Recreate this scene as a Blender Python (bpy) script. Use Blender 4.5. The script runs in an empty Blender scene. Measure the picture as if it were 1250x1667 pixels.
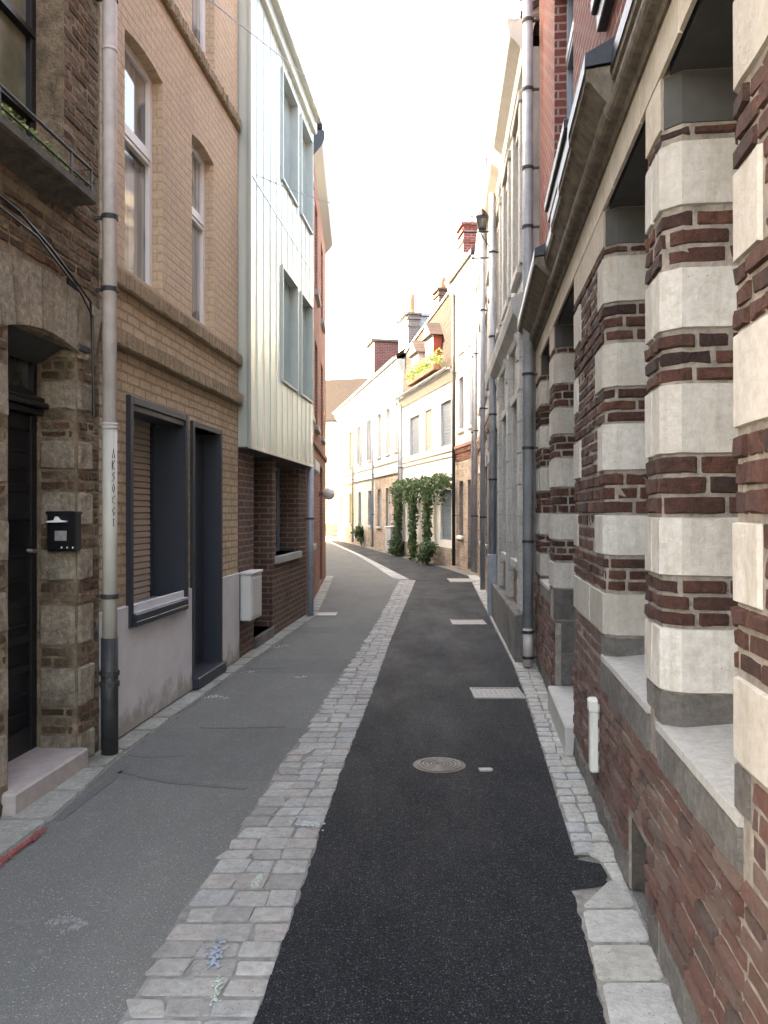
import bpy, math, random
from mathutils import Vector, Matrix
random.seed(7)
R = math.radians
C = bpy.context.scene.collection
sc = bpy.context.scene
H = 1.6                       # eye height
F = 1348.0                    # focal length in photo pixels

# ------------------------------------------------------------------ camera
cd = bpy.data.cameras.new('camera'); cam = bpy.data.objects.new('camera', cd); C.objects.link(cam)
cam.location = (0, 0, H); cam.rotation_euler = (R(90), 0, 0)
cd.sensor_fit = 'VERTICAL'; cd.sensor_height = 36; cd.sensor_width = 27
cd.lens = F / 1667 * 36; cd.clip_start = 0.05; cd.clip_end = 2000
sc.camera = cam
sc.render.resolution_x = 768; sc.render.resolution_y = 1024

# ------------------------------------------------------------------ sky, sun, exposure
SUN_DIR = Vector((-0.80, 0.30, 0.50)).normalized()     # towards the sun
SUN_EL = math.asin(SUN_DIR.z); SUN_AZ = math.atan2(SUN_DIR.x, SUN_DIR.y)
w = bpy.data.worlds.new('World'); sc.world = w; w.use_nodes = True
nt = w.node_tree; nt.nodes.clear()
sky = nt.nodes.new('ShaderNodeTexSky'); sky.sky_type = 'NISHITA'; sky.sun_disc = False
sky.sun_elevation = SUN_EL; sky.sun_rotation = SUN_AZ
sky.air_density = 1.0; sky.dust_density = 6.0; sky.ozone_density = 1.0
bg = nt.nodes.new('ShaderNodeBackground'); bg.inputs[1].default_value = 0.15
wo = nt.nodes.new('ShaderNodeOutputWorld')
nt.links.new(sky.outputs[0], bg.inputs[0]); nt.links.new(bg.outputs[0], wo.inputs[0])
sd = bpy.data.lights.new('sun', 'SUN'); sun = bpy.data.objects.new('sun', sd); C.objects.link(sun)
sd.energy = 3.2; sd.angle = R(0.6); sd.color = (1.0, 0.93, 0.80)
sun.rotation_euler = SUN_DIR.to_track_quat('Z', 'Y').to_euler(); sun.location = (-20, 10, 30)
sc.view_settings.view_transform = 'Standard'; sc.view_settings.look = 'None'
sc.view_settings.gamma = 1.0; sc.view_settings.exposure = 4.08
try:
    sc.view_settings.use_white_balance = True
    sc.view_settings.white_balance_temperature = 8300
    sc.view_settings.white_balance_tint = 10
except Exception: pass

# ------------------------------------------------------------------ materials
def newmat(name):
    m = bpy.data.materials.new(name); m.use_nodes = True
    n = m.node_tree; n.nodes.clear()
    o = n.nodes.new('ShaderNodeOutputMaterial'); p = n.nodes.new('ShaderNodeBsdfPrincipled')
    n.links.new(p.outputs[0], o.inputs[0])
    return m, n, p
def N(n, t, **kw):
    x = n.nodes.new(t)
    for k, v in kw.items():
        if k.startswith('i_'):
            key = k[2:]
            x.inputs[int(key) if key.isdigit() else key.replace('_', ' ')].default_value = v
        else: setattr(x, k, v)
    return x
def rgba(c): return (c[0], c[1], c[2], 1)
def mixc(n, f, a, b, mode='MIX'):
    x = n.nodes.new('ShaderNodeMix'); x.data_type = 'RGBA'; x.blend_type = mode
    for sock, v in ((x.inputs[0], f), (x.inputs[6], a), (x.inputs[7], b)):
        if hasattr(v, 'is_output'): n.links.new(v, sock)
        elif isinstance(v, (tuple, list)): sock.default_value = rgba(v)
        else: sock.default_value = v
    return x.outputs[2]
def math_(n, op, a, b=0.0, c=0.0):
    x = n.nodes.new('ShaderNodeMath'); x.operation = op
    for i, v in enumerate((a, b, c)):
        if hasattr(v, 'is_output'): n.links.new(v, x.inputs[i])
        else: x.inputs[i].default_value = v
    return x.outputs[0]
def noise(n, vec, scale, detail=6, rough=.6):
    x = N(n, 'ShaderNodeTexNoise'); x.inputs['Scale'].default_value = scale
    x.inputs['Detail'].default_value = detail; x.inputs['Roughness'].default_value = rough
    if vec is not None: n.links.new(vec, x.inputs['Vector'])
    return x.outputs['Fac']
def ramp(n, fac, lo, hi, a=0.0, b=1.0):
    x = N(n, 'ShaderNodeMapRange'); n.links.new(fac, x.inputs[0])
    x.inputs[1].default_value = lo; x.inputs[2].default_value = hi
    x.inputs[3].default_value = a; x.inputs[4].default_value = b
    return x.outputs[0]
def bump(n, p, height, strength, dist=.01, prev=None):
    x = N(n, 'ShaderNodeBump'); x.inputs['Strength'].default_value = strength
    x.inputs['Distance'].default_value = dist; n.links.new(height, x.inputs['Height'])
    if prev is not None: n.links.new(prev, x.inputs['Normal'])
    n.links.new(x.outputs[0], p.inputs['Normal'])
    return x.outputs[0]
def objvec(n):
    return N(n, 'ShaderNodeTexCoord').outputs['Object']
def uvvec(n, wob=0.0, wscale=3.0):
    "in-wall coordinates: (along, up) on the front, (depth, up) on the reveals"
    tc = N(n, 'ShaderNodeTexCoord'); s = N(n, 'ShaderNodeSeparateXYZ'); n.links.new(tc.outputs['Object'], s.inputs[0])
    sn = N(n, 'ShaderNodeSeparateXYZ'); n.links.new(tc.outputs['Normal'], sn.inputs[0])
    side = math_(n, 'GREATER_THAN', math_(n, 'ABSOLUTE', sn.outputs[0]), .7)
    a = math_(n, 'MULTIPLY', s.outputs[0], math_(n, 'SUBTRACT', 1.0, side))
    b = math_(n, 'MULTIPLY', math_(n, 'ADD', s.outputs[1], .06), side)
    u = math_(n, 'ADD', a, b)
    z = s.outputs[2]
    if wob:
        z = math_(n, 'ADD', z, math_(n, 'MULTIPLY', math_(n, 'SUBTRACT', noise(n, tc.outputs['Object'], wscale, 3), .5), wob))
    c = N(n, 'ShaderNodeCombineXYZ'); n.links.new(u, c.inputs[0]); n.links.new(z, c.inputs[1])
    return c.outputs[0], tc.outputs['Object'], s.outputs

def plain(name, col, rough=.6, metal=0.0, var=.25, scale=6.0, bmp=.15, bdist=.004, bscale=60, col2=None, spec=None, streak=0.0):
    m, n, p = newmat(name); v = objvec(n)
    c2 = col2 or tuple(c * (1 - var) for c in col)
    f = ramp(n, noise(n, v, scale, 8, .65), .35, .65)
    c = mixc(n, f, col, c2)
    if streak:
        mp = N(n, 'ShaderNodeMapping'); mp.inputs['Scale'].default_value = (6, 6, .5); n.links.new(v, mp.inputs[0])
        c = mixc(n, math_(n, 'MULTIPLY', ramp(n, noise(n, mp.outputs[0], 2.5, 8, .7), .5, .75), streak), c, tuple(x * .35 for x in col))
    n.links.new(c, p.inputs['Base Color'])
    p.inputs['Roughness'].default_value = rough; p.inputs['Metallic'].default_value = metal
    if spec is not None: p.inputs['Specular IOR Level'].default_value = spec
    if bmp: bump(n, p, noise(n, v, bscale, 8, .7), bmp, bdist)
    return m

def brickmat(name, c1, c2, mortar, bw=.225, bh=.072, ms=.011, bstr=.7, stain=.3, wob=.006, soot=(.03, .025, .02), bdist=.018):
    m, n, p = newmat(name); v, ov, s = uvvec(n, wob)
    b = N(n, 'ShaderNodeTexBrick', offset=.5, squash=1.0)
    b.inputs['Scale'].default_value = 1; b.inputs['Brick Width'].default_value = bw; b.inputs['Row Height'].default_value = bh
    b.inputs['Mortar Size'].default_value = ms; b.inputs['Mortar Smooth'].default_value = .35; b.inputs['Bias'].default_value = -.1
    b.inputs['Color1'].default_value = rgba(c1); b.inputs['Color2'].default_value = rgba(c2); b.inputs['Mortar'].default_value = rgba(mortar)
    n.links.new(v, b.inputs['Vector'])
    # a colour for each brick, mottled inside it
    nz = ramp(n, noise(n, ov, 25, 6, .7), .3, .7)
    c = mixc(n, .30, b.outputs['Color'], mixc(n, nz, tuple(x * .45 for x in c1), tuple(min(1, x * 1.7) for x in c2)), 'MIX')
    c = mixc(n, math_(n, 'MULTIPLY', ramp(n, noise(n, ov, 1.3, 8, .65), .48, .72), stain), c, soot)
    n.links.new(c, p.inputs['Base Color']); p.inputs['Roughness'].default_value = .9
    p.inputs['Specular IOR Level'].default_value = .25
    h = math_(n, 'ADD', math_(n, 'MULTIPLY', b.outputs['Fac'], -1.0), math_(n, 'MULTIPLY', noise(n, ov, 45, 7, .7), .9))
    h = math_(n, 'ADD', h, math_(n, 'MULTIPLY', noise(n, ov, 9, 3, .6), .8))
    bump(n, p, h, bstr, bdist)
    return m

def islandbrick(name, cols, soot=.35, rough=.92, bs=40, bstr=.8, stain=(.05, .045, .04), dist=.025, pits=0.0, streak=0.0, mott=.55):
    m, n, p = newmat(name); v = objvec(n)
    g = N(n, 'ShaderNodeNewGeometry'); r = N(n, 'ShaderNodeValToRGB')
    e = r.color_ramp.elements
    while len(e) < len(cols): e.new(.5)
    for i, c in enumerate(cols): e[i].position = i / (len(cols) - 1); e[i].color = rgba(c)
    n.links.new(g.outputs['Random Per Island'], r.inputs[0])
    f = ramp(n, noise(n, v, 30, 8, .75), .38, .66)
    c = mixc(n, f, r.outputs[0], mixc(n, mott, r.outputs[0], stain))
    c = mixc(n, math_(n, 'MULTIPLY', ramp(n, noise(n, v, 2.3, 9, .75), .46, .66), soot), c, stain)
    if streak:
        mp = N(n, 'ShaderNodeMapping'); mp.inputs['Scale'].default_value = (7, 7, .8); n.links.new(v, mp.inputs[0])
        c = mixc(n, math_(n, 'MULTIPLY', ramp(n, noise(n, mp.outputs[0], 2.2, 9, .75), .50, .68), streak), c, stain)
    h = math_(n, 'ADD', noise(n, v, bs, 9, .75), math_(n, 'MULTIPLY', noise(n, v, bs * .3, 3), .7))
    if pits:
        vo = N(n, 'ShaderNodeTexVoronoi'); vo.inputs['Scale'].default_value = 34; n.links.new(v, vo.inputs['Vector'])
        sv = N(n, 'ShaderNodeSeparateColor'); n.links.new(vo.outputs['Color'], sv.inputs[0])
        d_ = math_(n, 'ADD', vo.outputs['Distance'], math_(n, 'MULTIPLY', noise(n, v, 120, 3), .25))
        pm = math_(n, 'MULTIPLY', math_(n, 'LESS_THAN', d_, .20), math_(n, 'GREATER_THAN', sv.outputs[0], 1 - pits))
        c = mixc(n, math_(n, 'MULTIPLY', pm, .75), c, tuple(x * .6 for x in stain)); h = math_(n, 'SUBTRACT', h, math_(n, 'MULTIPLY', pm, .4))
    n.links.new(c, p.inputs['Base Color']); p.inputs['Roughness'].default_value = rough
    p.inputs['Specular IOR Level'].default_value = .3
    bump(n, p, h, bstr, dist)
    return m

def asphalt(name, base, dark, speck, sp_amt, sc_=140, gloss=.75, patch=.35, spsize=.32, spec=.3, worn=None):
    m, n, p = newmat(name); v = objvec(n)
    mp = N(n, 'ShaderNodeMapping'); mp.inputs['Scale'].default_value = (1.6, .55, 1); n.links.new(v, mp.inputs[0])
    big = ramp(n, noise(n, mp.outputs[0], 1.1, 8, .7), .38, .62)
    fine = ramp(n, noise(n, v, sc_, 5, .85), .40, .62)
    c = mixc(n, fine, dark, base)
    c = mixc(n, math_(n, 'MULTIPLY', big, patch), c, worn or tuple(x * .55 for x in base))
    sm = math_(n, 'MULTIPLY', ramp(n, noise(n, v, 7, 9, .75), .56, .72), patch * .8)
    c = mixc(n, sm, c, tuple(x * 1.25 for x in base))
    for k, (s2, a2) in enumerate(((sc_ * .75, sp_amt), (sc_ * 1.6, sp_amt * 1.6))):
        vo = N(n, 'ShaderNodeTexVoronoi'); vo.inputs['Scale'].default_value = s2; n.links.new(v, vo.inputs['Vector'])
        sv = N(n, 'ShaderNodeSeparateColor'); n.links.new(vo.outputs['Color'], sv.inputs[0])
        m1 = ramp(n, vo.outputs['Distance'], spsize, spsize * .4)
        m2 = ramp(n, sv.outputs[0], 1 - a2, 1.0, 0, 1.0)
        c = mixc(n, math_(n, 'MULTIPLY', m1, m2), c, speck)
    n.links.new(c, p.inputs['Base Color']); p.inputs['Specular IOR Level'].default_value = spec
    rr = N(n, 'ShaderNodeMapRange'); n.links.new(big, rr.inputs[0]); rr.inputs[3].default_value = gloss; rr.inputs[4].default_value = min(1, gloss * 1.25)
    n.links.new(rr.outputs[0], p.inputs['Roughness'])
    h = math_(n, 'ADD', noise(n, v, sc_ * .8, 5, .8), math_(n, 'MULTIPLY', noise(n, v, 12, 4), .6))
    bump(n, p, h, .8, .008)
    return m

M = {}
M['ground'] = plain('far ground', (.10, .10, .10), .9)
M['old_asphalt'] = asphalt('worn grey asphalt', (.225, .222, .20), (.11, .109, .099), (.44, .43, .39), .35, 120, .9, .65, .36, .2, (.13, .129, .119))
M['new_asphalt'] = asphalt('fresh black asphalt', (.0105, .012, .0155), (.0018, .0021, .003), (.115, .125, .145), .55, 115, .62, .25, .40, .13)
M['seam'] = asphalt('tar seam', (.17, .168, .158), (.10, .10, .095), (.25, .25, .24), .1)
M['palepatch'] = plain('pale worn patch', (.27, .265, .25), .9, var=.3, scale=50)
M['setts'] = islandbrick('granite setts', [(.38, .36, .33), (.47, .45, .41), (.40, .41, .41), (.53, .51, .47), (.33, .31, .285), (.48, .435, .39), (.44, .43, .40)], .35, .8, 55, .9, (.15, .135, .115), .016, .16, 0, .5)
M['setts2'] = islandbrick('pale gutter setts', [(.44, .44, .40), (.54, .535, .49), (.43, .45, .465), (.57, .565, .52), (.49, .485, .43), (.46, .465, .45)], .45, .8, 55, .9, (.17, .155, .13), .016, .22, 0, .5)
M['joint'] = plain('sandy joint', (.25, .235, .21), .95, scale=20, bmp=.5, var=.5)
M['kerb'] = islandbrick('kerb stones', [(.36, .35, .31), (.42, .41, .37), (.33, .32, .29)], .5, .9, 40, .8, (.12, .12, .085), .02, .1)
M['rbrick'] = islandbrick('deep red old bricks', [(.14, .060, .046), (.20, .083, .058), (.16, .066, .05), (.075, .042, .038), (.25, .108, .072), (.14, .064, .05), (.22, .10, .07)], .6, .9, 46, 1.0, (.026, .02, .019), .05, .15, 0, .65)
M['lbrick'] = islandbrick('weathered low bricks', [(.15, .06, .047), (.21, .09, .07), (.19, .11, .092), (.10, .055, .048), (.25, .12, .09), (.25, .17, .14)], .45, .9, 42, 1.0, (.26, .22, .195), .05, .12, 0, .30)
M['mortar'] = plain('lime mortar', (.42, .37, .32), .95, scale=14, bmp=1.0, bdist=.03, var=.5, bscale=35)
M['wstone'] = islandbrick('dressed white stone', [(.46, .44, .405), (.60, .585, .555), (.52, .50, .47), (.41, .385, .345), (.57, .555, .525)], .42, .75, 16, .7, (.27, .235, .185), .018, .08, .4, .45)
M['cream'] = islandbrick('cream stone', [(.52, .47, .39), (.58, .53, .445), (.48, .43, .355)], .4, .8, 16, .5, (.24, .19, .14), .012, .06, .4, .4)
M['cornice'] = plain('weathered cornice stone', (.21, .175, .135), .85, var=.6, scale=14, bmp=.8, bdist=.02, streak=.8)
M['lead'] = plain('lead flashing', (.035, .04, .05), .45, metal=.3, var=.4, scale=30, bmp=.3)
M['cement'] = plain('cement darkened for soffit shade', (.062, .062, .060), .9, var=.25, scale=10)  # cement grey, darkened to carry the shade on soffits and reveals
M['granite'] = islandbrick('rough grey granite', [(.23, .215, .20), (.28, .265, .245), (.19, .18, .168)], .6, .9, 70, 1.0, (.07, .062, .055), .03, .25)
M['sillstone'] = plain('grey sill stone', (.44, .43, .40), .85, var=.22, scale=30, bmp=1.0, bdist=.012)
M['redwall'] = brickmat('red upper brick', (.235, .07, .055), (.14, .042, .036), (.36, .30, .275), stain=.3, bstr=.9)
M['orangewall'] = brickmat('orange red brick', (.33, .155, .11), (.24, .105, .075), (.32, .23, .19), stain=.3)
M['brownwall'] = brickmat('brown brick', (.17, .09, .065), (.10, .055, .042), (.30, .26, .22), stain=.4, bstr=1.0)
M['tanwall'] = brickmat('painted tan brick', (.58, .445, .31), (.54, .405, .28), (.46, .345, .235), stain=.35, bstr=.6, wob=.016, soot=(.26, .19, .125))
M['tanrough'] = brickmat('rough buff brick', (.64, .495, .335), (.52, .39, .255), (.33, .24, .155), stain=.45, bstr=1.0, wob=.026, soot=(.16, .11, .07), bdist=.03)
M['oldbrick'] = islandbrick('ancient buff and brown bricks', [(.26, .18, .115), (.38, .275, .18), (.17, .105, .07), (.30, .15, .095), (.46, .36, .245)], .6, .95, 32, 1.0, (.035, .026, .02), .06, .25, 0, .6)
M['oldstone'] = islandbrick('ancient pitted stone', [(.56, .455, .33), (.66, .56, .43), (.44, .345, .245)], .65, .95, 24, 1.0, (.085, .06, .042), .06, .35, .3, .6)
M['oldmortar'] = plain('old ochre mortar', (.37, .275, .18), .95, scale=10, bmp=1.0, bdist=.05, var=.6, bscale=25)
M['lilac'] = plain('pale lilac render', (.66, .635, .63), .75, var=.14, scale=2.5, bmp=.3, bdist=.012, streak=.10)
M['shadestone'] = plain('stone coloured shade-dark', (.05, .043, .037), .95, var=.6, scale=14, bmp=.8, bdist=.02, col2=(.12, .10, .08))  # near-black base colour stands in for shade under the ledge and in the vent
m, n, p = newmat('pale lilac render'); M['lilac'] = m
v = objvec(n); sx = N(n, 'ShaderNodeSeparateXYZ'); n.links.new(v, sx.inputs[0])
c = mixc(n, ramp(n, noise(n, v, 2.5, 8, .65), .35, .65), (.66, .635, .63), (.58, .555, .55))
edge = math_(n, 'SUBTRACT', math_(n, 'MULTIPLY', noise(n, v, 5.5, 9, .72), .75), sx.outputs[2])
c = mixc(n, math_(n, 'MULTIPLY', ramp(n, edge, .14, .30), .75), c, (.26, .23, .185))
c = mixc(n, math_(n, 'MULTIPLY', ramp(n, noise(n, v, 9, 9, .8), .60, .70), .35), c, (.35, .32, .29))
n.links.new(c, p.inputs['Base Color']); p.inputs['Roughness'].default_value = .8
bump(n, p, noise(n, v, 45, 8, .7), .5, .01)
M['greystone'] = islandbrick('grey stone blocks', [(.48, .475, .455), (.55, .545, .52), (.43, .425, .405)], .5, .85, 18, .5, (.21, .20, .185), .012, .06, .4)
M['greyrender'] = plain('grey render', (.50, .495, .475), .85, var=.35, scale=3, bmp=.35, bdist=.008, streak=.4)
M['whiterender'] = plain('white render', (.76, .75, .72), .85, var=.12, scale=3, bmp=.15, streak=.25)
M['creamrender'] = plain('cream render', (.68, .65, .57), .85, var=.15, scale=3, bmp=.15, streak=.3)
M['yellowrender'] = plain('pale yellow render', (.62, .52, .30), .85, var=.12, scale=3, bmp=.15, streak=.3)
M['mixwall'] = brickmat('limewashed brick and stone', (.46, .40, .335), (.28, .19, .145), (.40, .37, .33), stain=.5, bstr=1.0, bw=.26, bh=.085)
M['clad'], n, p = newmat('pale green metal cladding')
v = objvec(n); mp = N(n, 'ShaderNodeMapping'); mp.inputs['Scale'].default_value = (2.2, 2.2, .12); n.links.new(v, mp.inputs[0])
n.links.new(mixc(n, ramp(n, noise(n, mp.outputs[0], 2.0, 5), .3, .7), (.50, .56, .52), (.62, .67, .63)), p.inputs['Base Color'])
p.inputs['Metallic'].default_value = .45; p.inputs['Roughness'].default_value = .27
bump(n, p, noise(n, mp.outputs[0], 1.2, 2), .35, .05)
M['cladin'] = plain('window reveal metal', (.46, .52, .50), .4, metal=.2, var=.1)
M['zinc'] = plain('blue grey zinc', (.40, .43, .47), .5, metal=.15, var=.3, scale=5, bmp=.15, streak=.4)
M['palepipe'] = plain('pale painted pipe', (.58, .53, .505), .55, var=.25, scale=7, bmp=.2, streak=.35)
M['creampipe'] = plain('cream painted pipe', (.52, .50, .43), .55, var=.12, scale=5, bmp=.1, streak=.2)
M['ironpipe'] = plain('cast iron pipe', (.06, .058, .058), .55, metal=.3, var=.4, scale=12, bmp=.3)
M['pvc'] = plain('white plastic', (.62, .61, .57), .5, var=.1, scale=6)
M['black'] = plain('black paint', (.010, .010, .013), .38, var=.3, bmp=.1)
M['anthracite'] = plain('anthracite metal', (.030, .036, .048), .42, var=.15, bmp=.05)
M['blackbox'] = plain('black enamel', (.008, .008, .010), .32, var=.2, bmp=0)
M['shutter'] = plain('tan shutter slats', (.46, .38, .29), .6, var=.1)
M['blueshutter'] = plain('blue grey shutter', (.13, .17, .22), .6, var=.2)
M['pinkshutter'] = plain('faded pink shutter', (.42, .30, .25), .7, var=.15)
M['whiteframe'] = plain('white window frame', (.78, .76, .73), .5, var=.06)
M['greyframe'] = plain('grey window frame', (.20, .24, .30), .5, var=.1)
M['brownframe'] = plain('brown door wood', (.09, .06, .045), .6, var=.3)
M['greydoor'] = plain('grey door paint', (.22, .22, .23), .6, var=.2)
M['step'] = plain('worn pinkish step', (.42, .36, .33), .8, var=.2, scale=12, bmp=.3)
M['whitestep'] = plain('pale step stone', (.45, .44, .41), .8, var=.2, scale=12, bmp=.3)
M['paper'] = plain('white paper', (.75, .75, .74), .7, var=.03, bmp=0)
M['tiles'], n, p = newmat('brown roof tiles')
v = objvec(n); wv = N(n, 'ShaderNodeTexBrick'); wv.inputs['Scale'].default_value = 1; wv.inputs['Brick Width'].default_value = .22; wv.inputs['Row Height'].default_value = .14; wv.inputs['Mortar Size'].default_value = .012
wv.inputs['Color1'].default_value = (.10, .055, .042, 1); wv.inputs['Color2'].default_value = (.06, .038, .032, 1); wv.inputs['Mortar'].default_value = (.03, .022, .02, 1)
s = N(n, 'ShaderNodeSeparateXYZ'); n.links.new(v, s.inputs[0]); cc = N(n, 'ShaderNodeCombineXYZ'); n.links.new(s.outputs[0], cc.inputs[0]); n.links.new(s.outputs[2], cc.inputs[1])
n.links.new(cc.outputs[0], wv.inputs['Vector'])
n.links.new(mixc(n, math_(n, 'MULTIPLY', ramp(n, noise(n, v, 3, 6), .4, .7), .5), wv.outputs['Color'], (.10, .08, .065)), p.inputs['Base Color']); p.inputs['Roughness'].default_value = .85
bump(n, p, wv.outputs['Fac'], -.8, .02)
M['darktiles'] = brickmat('dark brown tiles', (.024, .013, .010), (.014, .009, .008), (.006, .005, .004), bw=.2, bh=.13, ms=.012, stain=.2)
M['redcheek'] = plain('bright red cladding', (.42, .07, .045), .6, var=.15)
M['pot'] = plain('terracotta pot', (.48, .22, .12), .8, var=.2)
M['chimgrey'] = brickmat('grey chimney brick', (.25, .21, .19), (.18, .15, .14), (.34, .31, .28), stain=.3)
M['iron'] = plain('rusty cast iron', (.12, .095, .075), .6, metal=.5, var=.5, scale=40, bmp=.4)
M['ringiron'] = plain('worn iron rings', (.22, .19, .16), .6, metal=.4, var=.4, scale=40, bmp=.3)
M['drain'] = plain('pale steel cover', (.33, .31, .29), .6, metal=.2, var=.3, scale=25, bmp=.3)
M['redpaint'] = plain('red marking paint', (.36, .085, .075), .8, var=.5, scale=30)
M['chalk'] = plain('pale chalk mark', (.50, .51, .47), .9, var=.4, scale=60)
M['greenchalk'] = plain('greenish chalk mark', (.47, .53, .44), .9, var=.3, scale=60)
M['bluechalk'] = plain('blue chalk smear', (.29, .34, .40), .9, var=.3, scale=60)
M['globe'] = plain('opal glass globe', (.72, .68, .62), .3, var=.05, bmp=0)
M['bark'] = plain('vine stem', (.09, .065, .045), .9, var=.4, scale=30, bmp=.6)
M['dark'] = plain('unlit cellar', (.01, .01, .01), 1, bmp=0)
M['ink'] = plain('marker ink', (.03, .03, .045), .6, bmp=0)
M['ceramic'] = plain('terracotta trough', (.30, .14, .08), .8, var=.2)
m, n, p = newmat('window glass'); M['glass'] = m
v = objvec(n)
n.links.new(mixc(n, ramp(n, noise(n, v, 1.4, 3), .4, .62), (.035, .04, .042), (.14, .14, .13)), p.inputs['Base Color'])
p.inputs['Roughness'].default_value = .04; p.inputs['Specular IOR Level'].default_value = .9
bump(n, p, noise(n, v, 1.8, 2), .12, .02)
m, n, p = newmat('pale reflecting glass'); M['paleglass'] = m  # brightness of the reflection is put into the base colour
v = objvec(n); n.links.new(mixc(n, ramp(n, noise(n, v, .8, 3), .4, .62), (.20, .26, .26), (.28, .34, .33)), p.inputs['Base Color'])
p.inputs['Roughness'].default_value = .06; p.inputs['Specular IOR Level'].default_value = .9
m, n, p = newmat('glass painted bright with curtain folds'); M['brightglass'] = m  # curtain folds, with a pale base colour standing in for bright reflections
v = objvec(n); mp = N(n, 'ShaderNodeMapping'); mp.inputs['Scale'].default_value = (22, 22, .6); n.links.new(v, mp.inputs[0])
cf = ramp(n, noise(n, mp.outputs[0], 1.0, 3), .35, .65)
n.links.new(mixc(n, ramp(n, noise(n, v, .9, 2), .46, .50), mixc(n, cf, (.42, .41, .38), (.20, .20, .19)), (.05, .055, .06)), p.inputs['Base Color'])
p.inputs['Roughness'].default_value = .05; p.inputs['Specular IOR Level'].default_value = .9
m, n, p = newmat('greenish old glass'); M['oldglass'] = m
v = objvec(n)
n.links.new(mixc(n, ramp(n, noise(n, v, 2.4, 5), .4, .62), (.09, .10, .065), (.20, .19, .13)), p.inputs['Base Color'])
p.inputs['Roughness'].default_value = .1
def leafmat(name, a, b):
    m, n, p = newmat(name)
    g = N(n, 'ShaderNodeNewGeometry')
    n.links.new(mixc(n, g.outputs['Random Per Island'], a, b), p.inputs['Base Color'])
    p.inputs['Roughness'].default_value = .5
    t = N(n, 'ShaderNodeBsdfTranslucent'); t.inputs[0].default_value = rgba(tuple(x * 1.3 for x in b))
    ms = N(n, 'ShaderNodeMixShader'); ms.inputs[0].default_value = .25
    n.links.new(p.outputs[0], ms.inputs[1]); n.links.new(t.outputs[0], ms.inputs[2])
    n.links.new(ms.outputs[0], [x for x in n.nodes if x.type == 'OUTPUT_MATERIAL'][0].inputs[0])
    return m
M['leaf'] = leafmat('ivy leaves', (.020, .050, .018), (.075, .13, .045))
M['leaf2'] = leafmat('young leaves', (.10, .16, .03), (.28, .34, .08))

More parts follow.
